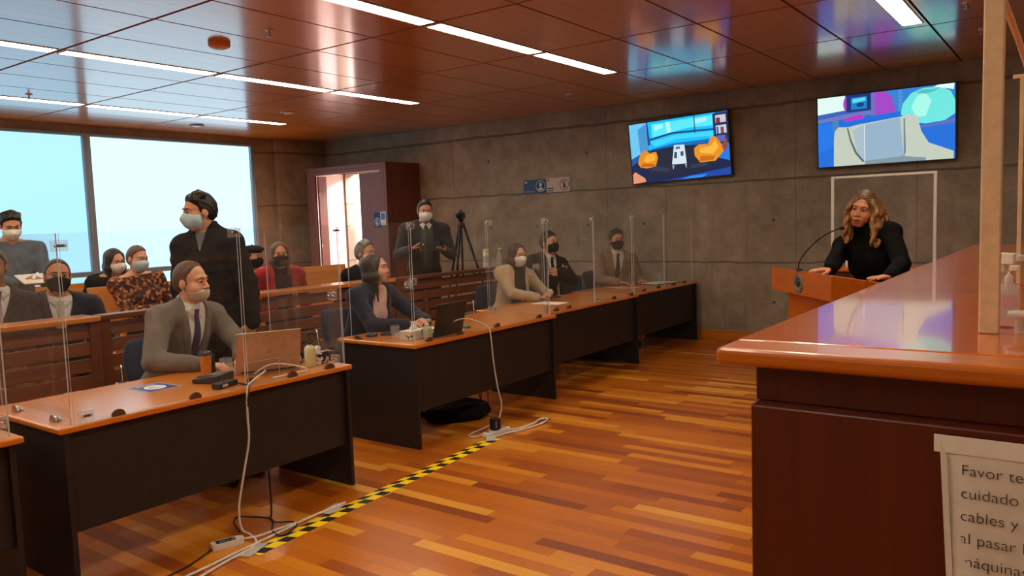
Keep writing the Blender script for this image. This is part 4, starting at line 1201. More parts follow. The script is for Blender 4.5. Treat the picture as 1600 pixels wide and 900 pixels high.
        p3 = p2+unit(dv+n_*0.3*cu)*0.024*hs; S.cone(p2, p3, 0.009*hs, 0.0072*hs, 0.005, 'hand')
        hz(W+d_*0.09*hs, 0.10*hs)
    # legs
    th, shk = 0.42*sc, 0.41*sc
    feet = {}
    for q in (-1, 1):
        hp = P+rt0*q*0.092*sc-up0*0.015
        if legs and q in legs: kn, an = [np.asarray(v_, float) for v_ in legs[q]]
        elif seated:
            kn = P+rt0*q*0.115*sc+fw0*0.42*sc+up0*(-0.01)
            an = V(kn[0], kn[1], feet_z+0.085)-fw0*0.03
        else:
            kn = P+rt0*q*0.10*sc+fw0*0.015-up0*(hip-feet_z)*0.46
            an = V(P[0], P[1], feet_z+0.085)+rt0*q*0.105*sc-fw0*0.02
        S.cone(hp, kn, 0.088*sc, 0.057*sc, 0.04, 'leg')
        S.cone(kn, an, 0.056*sc, 0.036*sc, 0.025, 'leg')
        toe = V(an[0], an[1], feet_z+0.032)+fw0*0.15*sc+rt0*q*0.02
        S.cone(V(an[0], an[1], feet_z+0.045)-fw0*0.03, toe, 0.034*sc, 0.026*sc, 0.03, 'foot')
        feet[q] = (an, toe)
    # head
    f_ = 0.94 if female else 1.0
    He = Sdf()
    He.ell(hd(0, -0.014, 0.034), V(0.074*f_, 0.094, 0.086)*sc, HR, 0.02, 'head')
    cz_ = 0.007 if female else 0.0
    He.ell(hd(0, 0.020, -0.040+cz_*0.6), V(0.060*(0.985 if female else 1.0), 0.064, 0.072-cz_*0.5)*sc, HR, 0.03, 'head')
    He.cone(hd(-0.016*f_, 0.058, -0.094+cz_), hd(0.016*f_, 0.058, -0.094+cz_), 0.020*sc, 0.020*sc, 0.03, 'head')
    for q in (-1, 1):
        He.ell(hd(q*0.038*f_, 0.050, -0.032), V(0.028, 0.029, 0.030)*sc*(1.06 if female else 1.0), HR, 0.03, 'head')
        He.cone(hd(q*0.012, 0.078, 0.030), hd(q*0.040*f_, 0.066, 0.028), 0.0125*sc, 0.011*sc, 0.018, 'head')
        He.ell(hd(q*0.031*f_, 0.096, 0.008), V(0.017, 0.018, 0.012)*sc, HR, 0.012, 'head', '-')
        He.ell(hd(q*0.077*f_, -0.012, -0.002), V(0.010, 0.021, 0.032)*sc, HR, 0.008, 'ear')
    nz_ = 0.006 if female else 0.0
    He.cone(hd(0, 0.079, 0.018), hd(0, 0.103-nz_, -0.024), (0.0075 if female else 0.009)*sc, (0.0105 if female else 0.0125)*sc, 0.012, 'head')
    for q in (-1, 1): He.ell(hd(q*(0.0105 if female else 0.0125), 0.093-nz_*0.6, -0.029), V(0.008, 0.009, 0.007)*sc, HR, 0.008, 'head')
    He.cone(hd(-0.016, 0.083, -0.058), hd(0.016, 0.083, -0.058), 0.0068*sc, 0.0068*sc, 0.008, 'head')
    He.cone(hd(-0.013, 0.080, -0.070), hd(0.013, 0.080, -0.070), 0.008*sc, 0.008*sc, 0.008, 'head')
    if talk: He.ell(hd(0, 0.098, -0.0645), V(0.017, 0.016, 0.0055)*sc, HR, 0.004, 'head', '-')
    # continuous body: torso, limbs, hands, head
    Bd = Sdf(); Bd.ops = S.ops+He.ops
    hz(Hc, 0.14*sc)
    lo, hi = Bd.bounds()
    ax_ = [axis(lo[i], hi[i], coarse, zones[i], fine) for i in range(3)]
    o = mesh_obj('body', *surface(Bd.grid(*ax_), *ax_), SK[skin_], root, org)
    def garment(name, tags, infl, mat, cut=None, noise=None, step=None, extra=None, k=None):
        G = S.sel(tags)
        if extra: extra(G)
        lo, hi = G.bounds(infl)
        st = step or coarse*0.85
        A = [axis(lo[i], hi[i], st) for i in range(3)]
        pos, Q = surface(G.grid(*A, infl=infl, cut=cut, noise=noise), *A)
        return mesh_obj(name, pos, Q, mat, root, org), G
    uvw = lambda X, Y, Z: [((X-P[0])*A[0]+(Y-P[1])*A[1]+(Z-P[2])*A[2])/s_ for A, s_ in ((tr, sc*width), (tf, sc), (au, k))]
    fold = lambda amp, ph=0.0: (lambda X, Y, Z: amp*(np.sin(38*Z+9*np.sin(17*X+ph)+7*Y)*np.cos(23*X-14*Y+ph)+0.6*np.sin(61*Z-31*X+22*Y+ph)))
    def drape(name, G, infl, left, right, mat, off=0.003, th_=0.003, nu=5, nv=12):
        """thin cloth piece laid on the front of a garment, between two edges given in (u, w)"""
        def res(poly):
            pts = np.array(poly, float); seg = np.r_[0, np.cumsum(np.linalg.norm(np.diff(pts, axis=0), axis=1))]
            q = np.linspace(0, seg[-1], nv); return np.stack((np.interp(q, seg, pts[:, 0]), np.interp(q, seg, pts[:, 1])), 1)
        Lf, Rg = res(left), res(right)
        uw = np.array([Lf[j]+(Rg[j]-Lf[j])*i/(nu-1) for j in range(nv) for i in range(nu)])
        vv = np.linspace(0.34, -0.06, 90)
        P3 = P[None, None]+tr*(uw[:, None, 0:1]*sc*width)+tf*(vv[None, :, None]*sc)+au*(uw[:, None, 1:2]*k)
        D = G.at(P3.reshape(-1, 3), infl).reshape(len(uw), -1)
        first = np.argmax(D < 0, axis=1)
        none = ~(D < 0).any(1)
        i1 = np.clip(first, 1, None); r_ = np.arange(len(uw))
        d0, d1 = D[r_, i1-1], D[r_, i1]
        vq = vv[i1-1]+(vv[i1]-vv[i1-1])*np.clip(d0/(d0-d1+1e-9), 0, 1)
        vq[none] = np.median(vq[~none]) if (~none).any() else 0.1
        def lay(o_): return P[None]+tr*(uw[:, 0:1]*sc*width)+tf*((vq*sc+o_)[:, None])+au*(uw[:, 1:2]*k)
        top, bot = lay(off+th_), lay(off-0.012)
        pos = np.concatenate((top, bot)); N = len(uw); Q = []
        for j in range(nv-1):
            for i in range(nu-1):
                a = j*nu+i
                Q.append((a, a+1, a+nu+1, a+nu)); Q.append((N+a, N+a+nu, N+a+nu+1, N+a+1))
        rim = [i for i in range(nu)]+[j*nu+nu-1 for j in range(1, nv)]+[(nv-1)*nu+i for i in range(nu-2, -1, -1)]+[j*nu for j in range(nv-2, 0, -1)]
        for i in range(len(rim)):
            a, b = rim[i], rim[(i+1) % len(rim)]
            Q.append((a, N+a, N+b, b))
        ob = mesh_obj(name, pos, np.array(Q), mat, root, org)
        return ob
    def neckline(front, back, slope=0.0):
        """keeps what is below a sloping neck plane"""
        def f(X, Y, Z):
            u, v_, w = uvw(X, Y, Z)
            return (w-(front+(back-front)*np.clip((0.09-v_)/0.18, 0, 1)))*k
        return f
    outfit = outfit or {}
    kind = outfit.get('kind', 'suit')
    if kind == 'suit':
        hwt = outfit.get('v', [(0.20, 0.0), (0.50, 0.062), (0.56, 0.070)])
        ws, hs_ = [a for a, b_ in hwt], [b_ for a, b_ in hwt]
        def jcut(X, Y, Z):
            u, v_, w = uvw(X, Y, Z)
            hw = np.interp(w, ws, hs_)
            v_open = np.where(w > ws[0], np.minimum(np.minimum(np.minimum(v_+0.01, 0.165-v_), hw-np.abs(u)), w-ws[0]), -0.05)
            top = (w-0.602)*k
            hole = np.where(w > 0.50, 0.064-np.sqrt(u*u+(v_+0.016-0.08*(w-0.53))**2), -0.05)*sc
            return np.maximum(np.maximum(v_open*1.0, top), hole)
        J, GJ = garment('jacket', ('torso', 'arm'), 0.020, outfit['jacket'], jcut, fold(0.0022, outfit.get('ph', 0.0)))
        _, GS = garment('shirt', ('torso', 'neck'), 0.0085, outfit.get('shirt', M['shirt_white']), neckline(0.572, 0.600), extra=None)
        if outfit.get('collar', True):
            for q in (-1, 1):
                drape('shirt_collar', GS, 0.0085, [(q*0.004, 0.556), (q*0.030, 0.575)], [(q*0.030, 0.500), (q*0.066, 0.548)], outfit.get('collar_mat', outfit.get('shirt', M['shirt_white'])), 0.004, 0.003, 4, 6)
        for q in (-1, 1):
            edge = [(q*float(np.interp(w, ws, hs_)), w) for w in np.linspace(ws[0]+0.005, 0.545, 8)]
            drape('lapel', GJ.sel(('torso',)), 0.020, edge, [(q*(float(np.interp(w_, ws, hs_))+dl), w_) for w_, dl in ((ws[0]+0.01, 0.012), (ws[0]+0.12, 0.034), (0.41, 0.048), (0.465, 0.040), (0.51, 0.026), (0.548, 0.010))], outfit['jacket'], 0.003, 0.003, 5, 12)
        if outfit.get('tie') is not None:
            kn = drape('tie', GS, 0.0085, [(-0.019, 0.556), (-0.013, 0.518), (-0.024, 0.42), (-0.036, 0.22), (0.0, 0.175)], [(0.019, 0.556), (0.013, 0.518), (0.024, 0.42), (0.036, 0.22), (0.0, 0.175)], outfit['tie'], 0.005, 0.004, 5, 16)
        for q in ((-1, 1) if outfit.get('collar', True) else ()):
            Sh, El, W = arm_pts[q]; dd = unit(W-El)
            c_ob = Sdf(); c_ob.cone(W-dd*0.03, W+dd*0.004, 0.036*sc, 0.034*sc, 0.01, 'c')
            lo, hi = c_ob.bounds(); A = [axis(lo[i], hi[i], 0.006) for i in range(3)]
            mesh_obj('shirt_cuff', *surface(c_ob.grid(*A), *A), outfit.get('shirt', M['shirt_white']), root, org)
    elif kind == 'top':
        gcut = neckline(outfit.get('front', 0.53), outfit.get('back', 0.57))
        garment('top', ('torso', 'arm')+(('neck',) if outfit.get('high') else ()), outfit.get('infl', 0.012), outfit['jacket'], gcut, fold(outfit.get('amp', 0.0025), outfit.get('ph', 0.0)))
    elif kind == 'coat':
        def q_(X, Y, Z):
            u, v_, w = uvw(X, Y, Z)
            return fold(0.0035)(X, Y, Z)+0.005*np.abs(np.sin(w*PI/0.085))-0.002
        def hem(X, Y, Z):
            u, v_, w = uvw(X, Y, Z)
            fr = np.where(w > 0.46, np.minimum(np.minimum(v_, 0.006-np.abs(u)+(w-0.46)*0.40), w-0.46), -0.05)
            return np.maximum(np.maximum((w-0.625+0.05*np.clip(v_/0.1, 0, 1))*k, (-0.16-w)*k), fr)
        def more(G):
            G.ell(tp(0, 0, -0.08), V(0.18*width, 0.135, 0.16)*sc, TR, 0.06, 'x')
            G.cone(tp(0, -0.015, 0.52), tp(0, -0.012, 0.62), 0.060*sc, 0.052*sc, 0.04, 'x')
        _, GC = garment('jacket', ('torso', 'arm'), outfit.get('infl', 0.030), outfit['jacket'], hem, q_, extra=more)
        garment('shirt', ('torso', 'neck'), 0.008, outfit.get('shirt', cloth('sweater_grey', (120, 122, 126))), neckline(0.565, 0.59))
        drape('zip_placket', GC.sel(('torso', 'x')), outfit.get('infl', 0.030), [(-0.016, 0.46), (-0.016, 0.0)], [(0.016, 0.46), (0.016, 0.0)], outfit['jacket'], 0.004, 0.003, 3, 14)
        for q in (-1, 1):
            drape('pocket_flap', GC.sel(('torso', 'x')), outfit.get('infl', 0.030), [(q*0.05, 0.36), (q*0.05, 0.325)], [(q*0.125, 0.37), (q*0.125, 0.335)], outfit['jacket'], 0.004, 0.004, 4, 4)
    leg_mat = outfit.get('trousers', M['trouser_dark'])
    if hip > 0:
        garment('trousers', ('leg',), 0.012, leg_mat, lambda X, Y, Z: (feet_z+0.07)-Z+0*X+0*Y, step=coarse*1.2, extra=lambda G: G.ell(tp(0, -0.005, 0.0), V(0.160*width, 0.115, 0.13)*sc, TR, 0.05, 'x'))
    for q in (-1, 1):
        an, toe = feet[q]
        sh = Sdf(); sh.cone(V(an[0], an[1], feet_z+0.052)-fw0*0.035, V(toe[0], toe[1], feet_z+0.040)+fw0*0.02, 0.046*sc, 0.036*sc, 0.02, 's')
        lo, hi = sh.bounds(); A = [axis(lo[i], hi[i], 0.011) for i in range(3)]
        mesh_obj('shoe', *surface(sh.grid(*A, cut=lambda X, Y, Z: (feet_z+0.004)-Z+0*X+0*Y), *A), outfit.get('shoes', M['shoe_black']), root, org)
    # hair
    lh = lambda X, Y, Z: [((X-Hc[0])*HR[0, i]+(Y-Hc[1])*HR[1, i]+(Z-Hc[2])*HR[2, i])/sc for i in range(3)]
    hm = hair_mat or hairm('hair_black', (30, 24, 22))
    def hairmesh(G, cut, infl=0.0, noise=None, st=None, name='hair'):
        lo, hi = G.bounds(infl); st = st or fine*0.9
        A = [axis(lo[i], hi[i], st) for i in range(3)]
        pos, Q = surface(G.grid(*A, infl=infl, cut=cut, noise=noise), *A)
        if len(Q): return mesh_obj(name, pos, Q, hm, root, org)
    if hair in ('short', 'crew'):
        G = Sdf(); t_ = 0.012 if hair == 'short' else 0.006
        G.ell(hd(0, -0.014, 0.036), (V(0.074*f_, 0.094, 0.086)+t_*V(0.7, 0.9, 1.0))*sc, HR, 0.02)
        G.ell(hd(0, -0.035, 0.0), (V(0.073*f_, 0.074, 0.08)+t_*0.6)*sc, HR, 0.03)
        if hair == 'short':
            for i_ in range(9):
                u_ = (i_-4)*0.014
                G.cone(hd(u_, 0.055-hairline*0.6-abs(u_)*0.35, 0.098-abs(u_)*0.3), hd(u_*1.2, -0.02, 0.128-abs(u_)*0.45), 0.012*sc, 0.016*sc, 0.014)
        def hcut(X, Y, Z):
            x, y, z = lh(X, Y, Z)
            zl = np.interp(y, [-0.12, -0.055, -0.020, 0.012, 0.026-hairline*0.4, 0.05-hairline*0.5, 0.078-hairline, 0.10], [-0.085, -0.07, -0.022, -0.012, 0.034, 0.062, 0.092+hairline*0.12, 0.13])
            return (zl-z)*sc*0.8
        am = 0.0030 if hair == 'short' else 0.0008
        def hnoise(X, Y, Z):
            d = -hcut(X, Y, Z)
            return am*np.sin(120*X+70*Z+8*np.sin(40*Y))*np.sin(110*Y-60*Z)+(0.010 if hair == 'short' else 0.0065)*np.clip(1-d/0.030, 0, 1)-0.001
        hairmesh(G, hcut, noise=hnoise)
    elif hair == 'long':
        G = Sdf()
        ln_ = outfit.get('hair_len', 0.20)
        G.ell(hd(0, -0.020, 0.034), (V(0.074*f_, 0.094, 0.086)+0.010)*sc, HR, 0.02)
        for q in (-1, 1):
            for (x0, y0, x1, y1, r0, r1, dl) in ((0.066, 0.014, 0.072, 0.022, 0.018, 0.014, 1.0), (0.066, -0.022, 0.074, -0.018, 0.025, 0.022, 1.0), (0.046, -0.062, 0.056, -0.064, 0.032, 0.028, 1.0)):
                m0, m1, m2 = hd(q*x0*f_, y0, 0.055), hd(q*x1, y1, -0.06), hd(q*x1*1.05, y1+0.006, -0.06-ln_*dl)
                m2 = m1+(-up0*0.75+(m2-m1)/np.linalg.norm(m2-m1)*0.25)*ln_*dl*sc
                G.cone(m0, m1, r0*sc, r0*1.05*sc, 0.03); G.cone(m1, m2, r0*1.05*sc, r1*0.4*sc, 0.03)
        G.cone(hd(0, -0.075, 0.03), hd(0, -0.078, -0.08)-up0*ln_*0.8*sc, 0.05*sc, 0.035*sc, 0.05)
        def hcut(X, Y, Z):
            x, y, z = lh(X, Y, Z)
            face = 1-np.sqrt((x/(0.063*f_))**2+((y-0.105)/0.092)**2+((z+0.010)/0.104)**2)
            return face*0.06*sc
        hairmesh(G, hcut, noise=lambda X, Y, Z: 0.0012*np.sin(190*X+60*Y)*np.sin(170*Y-50*X+12*Z)+0.008*np.clip(1+hcut(X, Y, Z)/0.022, 0, 1))
    elif hair == 'curly':
        G = Sdf()
        G.ell(hd(0, -0.020, 0.036), (V(0.074*f_, 0.094, 0.086)+V(0.011, 0.012, 0.010))*sc, HR, 0.02)
        rr = random.Random(5)
        def lock(p0, out, length, r, ph):
            prev = np.array(p0); pr = r*0.9
            turns = 11+4*rr.random(); N_ = 14
            for i_ in range(1, N_+1):
                t_ = i_/N_
                am_ = 0.012*t_**0.6*sc
                cur = np.array(p0)+out*min(1.0, t_*1.9)-up0*length*t_**1.15+hr*math.sin(ph+t_*turns)*am_+hf*math.cos(ph+t_*turns)*am_
                rad = r*(1.0-0.45*t_**2)
                G.cone(prev, cur, pr, rad, 0.011); prev = cur; pr = rad
        for q in (-1, 1):
            for i_ in range(13):
                t_ = i_/12
                lock(hd(q*0.066, 0.030-0.115*t_, 0.055-0.012*rr.random()), (hr*q*((0.012 if q > 0 else 0.020)+(0.022 if q > 0 else 0.036)*rr.random())+hf*(0.055*(1-t_)-0.01))*sc, (0.20+0.075*rr.random())*sc, 0.0145*sc, rr.random()*6)
            for i_ in range(9):
                lock(hd(q*0.060, 0.040-0.012*i_, 0.070), (hr*q*((0.016 if q > 0 else 0.030)+0.022*rr.random())+hf*(0.05-0.008*i_))*sc, (0.15+0.09*rr.random())*sc, 0.013*sc, rr.random()*6)
            for i_ in range(4):
                lock(hd(q*0.068, 0.020-0.01*i_, 0.02), (hr*q*0.020+hf*(0.075-0.008*i_))*sc, (0.20+0.05*rr.random())*sc, 0.0135*sc, rr.random()*6)
        for i_ in range(9):
            lock(hd(-0.064+0.016*i_, -0.088, 0.04), -hf*0.03*sc, (0.22+0.05*rr.random())*sc, 0.020*sc, rr.random()*6)
        def hcut(X, Y, Z):
            x, y, z = lh(X, Y, Z)
            face = 1-np.sqrt(((x+0.006)/(0.061*f_))**2+((y-0.112)/0.096)**2+((z+0.014)/0.102)**2)
            return face*0.05*sc
        hairmesh(G, hcut, noise=lambda X, Y, Z: 0.0022*np.sin(150*X+120*Y+90*Z)*np.sin(130*Z)+0.006*np.clip(1+hcut(X, Y, Z)/0.014, 0, 1), st=0.005)
    elif hair == 'beret':
        G = Sdf(); G.ell(hd(0, -0.025, 0.01), (V(0.074*f_, 0.09, 0.086)+0.008)*sc, HR, 0.02)
        def hcut(X, Y, Z):
            x, y, z = lh(X, Y, Z)
            return (np.interp(y, [-0.1, -0.02, 0.02, 0.06], [-0.09, -0.05, 0.02, 0.06])-z)*sc
        hairmesh(G, hcut)
        G = Sdf(); G.ell(hd(-0.012, -0.012, 0.088), V(0.108, 0.116, 0.040)*sc, HR, 0.02); G.ell(hd(0, -0.012, 0.062), V(0.083, 0.103, 0.028)*sc, HR, 0.02); G.cone(hd(0, -0.02, 0.12), hd(0, -0.02, 0.135), 0.008, 0.006, 0.01)
        lo, hi = G.bounds(); A = [axis(lo[i], hi[i], fine) for i in range(3)]
        mesh_obj('beret', *surface(G.grid(*A), *A), cloth('beret_cloth', (26, 27, 30)), root, org)
    # face pieces
    for q in (-1, 1):
        e = MB(); e.ball((0, 0, 0), (0.0132 if female else 0.0122)*sc, 12, 8)
        eb = e.build('eye', M['eye_white'], root, loc=Vector(hd(q*0.031*f_, 0.0725, 0.008)-org))
        ir = MB(); ir.ball((0, 0, 0), (0.0066*sc, 0.0066*sc, 0.0070*sc), 10, 6)
        ir.build('iris', M['iris'], eb, loc=Vector(HR@(V(0.0, 0.0088, -0.0005)*sc)))
        if brow:
            b_ = MB(); b_.tube([hd(q*0.013*f_, 0.0925, 0.0285)-org, hd(q*0.030*f_, 0.0885, 0.0345)-org, hd(q*0.047*f_, 0.0735, 0.0285)-org], [0.0032*sc, 0.0036*sc, 0.0016*sc], 6)
            b_.build('eyebrow', hm, root)
        ld_ = Sdf(); ld_.ell(hd(q*0.031*f_, 0.0725, 0.0150), V(0.0148, 0.0128, 0.0070)*sc, HR, 0.01)
        la = MB(); la.tube([hd(q*0.0175*f_, 0.0805, 0.0090)-org, hd(q*0.025*f_, 0.0862, 0.0125)-org, hd(q*0.034*f_, 0.0858, 0.0125)-org, hd(q*0.0455*f_, 0.0765, 0.0085)-org], [0.0010*sc, 0.0018*sc, 0.0020*sc, 0.0012*sc], 6)
        la.build('eyelashes', M['iris'], root)
        lo, hi = ld_.bounds(); A = [axis(lo[i], hi[i], 0.004) for i in range(3)]
        mesh_obj('eyelid', *surface(ld_.grid(*A), *A), SK[skin_], root, org)
    if lips:
        l = MB()
        l.tube([hd(-0.024, 0.080, -0.0640)-org, hd(-0.010, 0.0925, -0.0575)-org, hd(0, 0.0935, -0.0590)-org, hd(0.010, 0.0925, -0.0575)-org, hd(0.024, 0.080, -0.0640)-org], [0.002*sc, 0.0042*sc, 0.0040*sc, 0.0042*sc, 0.002*sc], 8)
        g_ = 0.0075 if talk else 0.0
        l.tube([hd(-0.023, 0.080, -0.0645)-org, hd(-0.009, 0.0915, -0.0665-g_)-org, hd(0.009, 0.0915, -0.0665-g_)-org, hd(0.023, 0.080, -0.0645)-org], [0.002*sc, 0.0048*sc, 0.0048*sc, 0.002*sc], 8)
        l.build('lips', M['lip'], root)
        if talk:
            m_ = MB(); m_.ball((0, 0, 0), (0.016*sc, 0.010*sc, 0.007*sc), 12, 8, T=Matrix.Translation(Vector(hd(0, 0.078, -0.065)-org)) @ Matrix(HR.tolist()).to_4x4())
            m_.build('mouth', M['mouth_dark'], root)
    if facial:
        G = Sdf()
        G.cone(hd(-0.022, 0.089, -0.049), hd(0.022, 0.089, -0.049), 0.0075*sc, 0.0075*sc, 0.01)
        lo, hi = G.bounds(); A = [axis(lo[i], hi[i], 0.004) for i in range(3)]
        mesh_obj('moustache', *surface(G.grid(*A), *A), facial, root, org)
    if mask is not None:
        G = Sdf(); dz = mask_drop
        G.ell(hd(0, 0.020, -0.040), (V(0.060*f_, 0.066, 0.074)+0.0085)*sc, HR, 0.02)
        for q in (-1, 1): G.ell(hd(q*0.038*f_, 0.050, -0.032), V(0.035, 0.036, 0.038)*sc, HR, 0.02)
        if dz:
            G.ell(hd(0, 0.060, -0.070), V(0.045, 0.044, 0.042)*sc, HR, 0.03)
        else:
            G.ell(hd(0, 0.066, -0.050), V(0.048, 0.050, 0.050)*sc, HR, 0.03)
            G.cone(hd(0, 0.082, 0.000), hd(0, 0.106, -0.030), 0.018*sc, 0.022*sc, 0.02)
        def mcut(X, Y, Z):
            x, y, z = lh(X, Y, Z)
            top = z-(0.002-dz-0.35*np.maximum(np.abs(x)-0.02, 0))
            return np.maximum(np.maximum(top, 0.012-y+0*x), np.maximum(-0.108-dz*0.2-z, 0))*sc*1.0 if False else np.maximum(np.maximum(top, 0.014-y), -0.112-dz*0.2-z)*sc
        lo, hi = G.bounds(); A = [axis(lo[i], hi[i], fine*0.9) for i in range(3)]
        mo = mesh_obj('face_mask', *surface(G.grid(*A, cut=mcut), *A), mask, root, org)
        st_ = MB()
        for q in (-1, 1):
            st_.tube([hd(q*0.064*f_, 0.022, -0.022-dz)-org, hd(q*0.080*f_, -0.006, 0.014)-org, hd(q*0.083*f_, -0.028, 0.010)-org], 0.0022, 5)
            st_.tube([hd(q*0.060*f_, 0.022, -0.078-dz*0.5)-org, hd(q*0.080*f_, -0.012, -0.034)-org, hd(q*0.083*f_, -0.030, -0.012)-org], 0.0022, 5)
        st_.build('ear_loops', mask, mo)
    return dict(root=root, tp=tp, hd=hd, org=org, arms=arm_pts, P=P, fw=fw0, rt=rt0)

R_ = math.radians
HB = hairm('hair_black', (30, 24, 22)); HD = hairm('hair_dark_brown', (52, 34, 26)); HBr = hairm('hair_brown', (96, 66, 46)); HG = hairm('hair_grey', (128, 124, 118), 1.5); HBl = hairm('hair_blonde_brown', (158, 112, 62), 1.45)
_nt = HBl.node_tree
_r = [n for n in _nt.nodes if n.type == 'VALTORGB'][0]
_tc = _nt.nodes.new('ShaderNodeTexCoord'); _sx = _nt.nodes.new('ShaderNodeSeparateXYZ'); _mr = _nt.nodes.new('ShaderNodeMapRange'); _mx = _nt.nodes.new('ShaderNodeMix'); _mx.data_type = 'RGBA'; _mx.blend_type = 'MULTIPLY'
_nt.links.new(_tc.outputs['Object'], _sx.inputs[0]); _nt.links.new(_sx.outputs[2], _mr.inputs[0])
_mr.inputs[1].default_value = 1.50; _mr.inputs[2].default_value = 1.70; _mr.inputs[3].default_value = 0.0; _mr.inputs[4].default_value = 1.0
_nt.links.new(_mr.outputs[0], _mx.inputs[0]); _nt.links.new(_r.outputs[0], _mx.inputs[6]); _mx.inputs[7].default_value = (0.36, 0.34, 0.36, 1)
_nt.links.new(_mx.outputs[2], _nt.nodes['Principled BSDF'].inputs['Base Color'])
up = V(0, 0, 1)
tie_dark = cloth('tie_dark', (52, 44, 58)); tie_purple = cloth('tie_purple', (58, 48, 78)); tie_gold = cloth('tie_khaki', (150, 142, 106)); tie_red = cloth('tie_red_brown', (82, 44, 42)); tie_olive = cloth('tie_olive', (62, 56, 40))
fw = lambda h: V(math.cos(h), math.sin(h), 0)
rt = lambda h: V(math.sin(h), -math.cos(h), 0)

# the woman speaking at the podium
h = R_(158)
person('woman with wavy blonde-brown hair in a black sweater speaking at the podium', (6.08, 1.03), h, 0.90, (5.905, 1.25, 1.592), R_(176), R_(-5), R_(13), female=True, scale=1.06, fine=0.0045,
       skin_='warm', hair='curly', hair_mat=HBl, seated=False, width=1.16, lips=True, talk=True, belly=0.02,
       hands={1: dict(w=(5.44, 1.36, 1.188), d=(-0.72, 0.62, -0.02), n=(0, 0, -1), curl=0.12, pole=(0.3, 0.5, -0.7)), -1: dict(w=(5.40, 0.98, 1.165), d=(-0.75, 0.5, 0.0), n=(0, 0, -1), curl=0.15, pole=(0.25, -0.65, -0.7))},
       outfit=dict(kind='top', jacket=cloth('sweater_black', (13, 12, 13)), front=0.585, back=0.60, high=True, infl=0.016, amp=0.0016))

# man in grey at the laptop
h = R_(-72)
person('man in grey suit and purple tie, beige mask under his nose, typing on the laptop', (2.74, 4.86), h, 0.54, (2.834, 4.62, 1.275), R_(-66), R_(-3), R_(-3), scale=1.07, fine=0.0045, skin_='fair', hair='crew', hair_mat=HBr, hairline=0.035,
       mask=M['mask_beige'], mask_drop=0.040, facial=HD, twist=R_(-6), width=1.06,
       hands={1: dict(w=(2.66, 4.30, 0.795), d=(0.55, -0.55, -0.10), n=(0, 0.1, -1), curl=0.55, pole=(-1, 0.2, -0.6)), -1: dict(w=(2.94, 4.30, 0.80), d=(-0.25, -0.8, -0.12), n=(0, 0, -1), curl=0.55, pole=(1, 0.3, -0.6))},
       outfit=dict(jacket=M['suit_grey'], tie=tie_purple, v=[(0.16, 0.0), (0.5, 0.07), (0.56, 0.074)]))

# woman in the navy blazer
h = R_(-88)
person('woman in navy blazer and pale pink top with long dark hair at the second desk', (4.47, 4.92), h, 0.54, (4.52, 4.68, 1.236), R_(-66), R_(6), R_(2), female=True, scale=1.02, fine=0.0045, skin_='fair', hair='long', hair_mat=HD, width=1.18,
       hands={1: dict(w=(4.50, 4.36, 0.80), d=(0.75, -0.45, 0.02), n=(0.2, 0.3, -1), curl=0.7, pole=(-1, 0.3, -0.6)), -1: dict(w=(4.76, 4.37, 0.80), d=(-0.85, -0.4, 0.08), n=(-0.2, 0.4, -1), curl=0.75, pole=(1, 0.3, -0.6))},
       lips=True,
       outfit=dict(jacket=M['suit_navy'], shirt=cloth('top_pale_pink', (226, 186, 174), bump=0.08), collar=False, v=[(0.12, 0.02), (0.3, 0.075), (0.5, 0.078), (0.56, 0.074)], hair_len=0.20))

# woman in beige
h = R_(-108)
person('woman in beige blazer over black top with white mask at the third desk', (6.72, 5.02), h, 0.54, (6.754, 4.85, 1.228), R_(-108), R_(-6), 0, female=True, scale=1.0, skin_='fair', hair='long', hair_mat=HD, mask=M['mask_white'], width=1.12,
       hands={1: dict(w=(6.66, 4.56, 0.80), d=(0.6, -0.5, -0.1), n=(0, 0, -1), curl=0.5, pole=(-1, 0.3, -0.6)), -1: dict(w=(6.90, 4.56, 0.82), d=(-0.8, -0.35, -0.1), n=(0, 0, -1), curl=0.5, pole=(1, 0.3, -0.6))},
       outfit=dict(jacket=M['suit_beige'], shirt=cloth('top_black', (26, 24, 26)), collar=False, v=[(0.06, 0.03), (0.3, 0.08), (0.5, 0.07), (0.56, 0.07)], hair_len=0.22))

# man with crossed arms
h = R_(-105)
person('man in black suit and black mask sitting with crossed arms', (7.56, 5.16), h, 0.54, (7.60, 5.0, 1.325), R_(-98), R_(2), R_(-2), scale=1.06, skin_='tan', hair='short', hair_mat=HB, mask=M['mask_black'], width=1.08,
       hands={1: dict(w=(7.62, 4.83, 1.00), d=(1, 0.15, 0.12), n=(0.1, 0.8, -0.2), curl=0.5, pole=(-0.9, -0.35, -0.5)), -1: dict(w=(7.46, 4.80, 0.985), d=(-1, 0.0, 0.15), n=(0.1, 0.8, -0.2), curl=0.5, pole=(0.9, -0.3, -0.5))},
       outfit=dict(jacket=M['suit_black'], tie=cloth('tie_black', (20, 20, 22))))

# man in tan
h = R_(-128)
person('man in tan suit with black mask at the far desk by the concrete wall', (8.83, 4.93), h, 0.54, (8.785, 4.76, 1.305), R_(-132), R_(-2), 0, scale=1.06, skin_='tan', hair='short', hair_mat=HD, mask=M['mask_black'], width=1.1,
       hands={1: dict(w=(8.50, 4.60, 0.80), d=(0.3, -0.8, -0.1), n=(0, 0, -1), curl=0.4), -1: dict(w=(8.86, 4.46, 0.80), d=(-0.6, -0.6, -0.1), n=(0, 0, -1), curl=0.4)},
       outfit=dict(jacket=M['suit_tan'], tie=tie_olive))

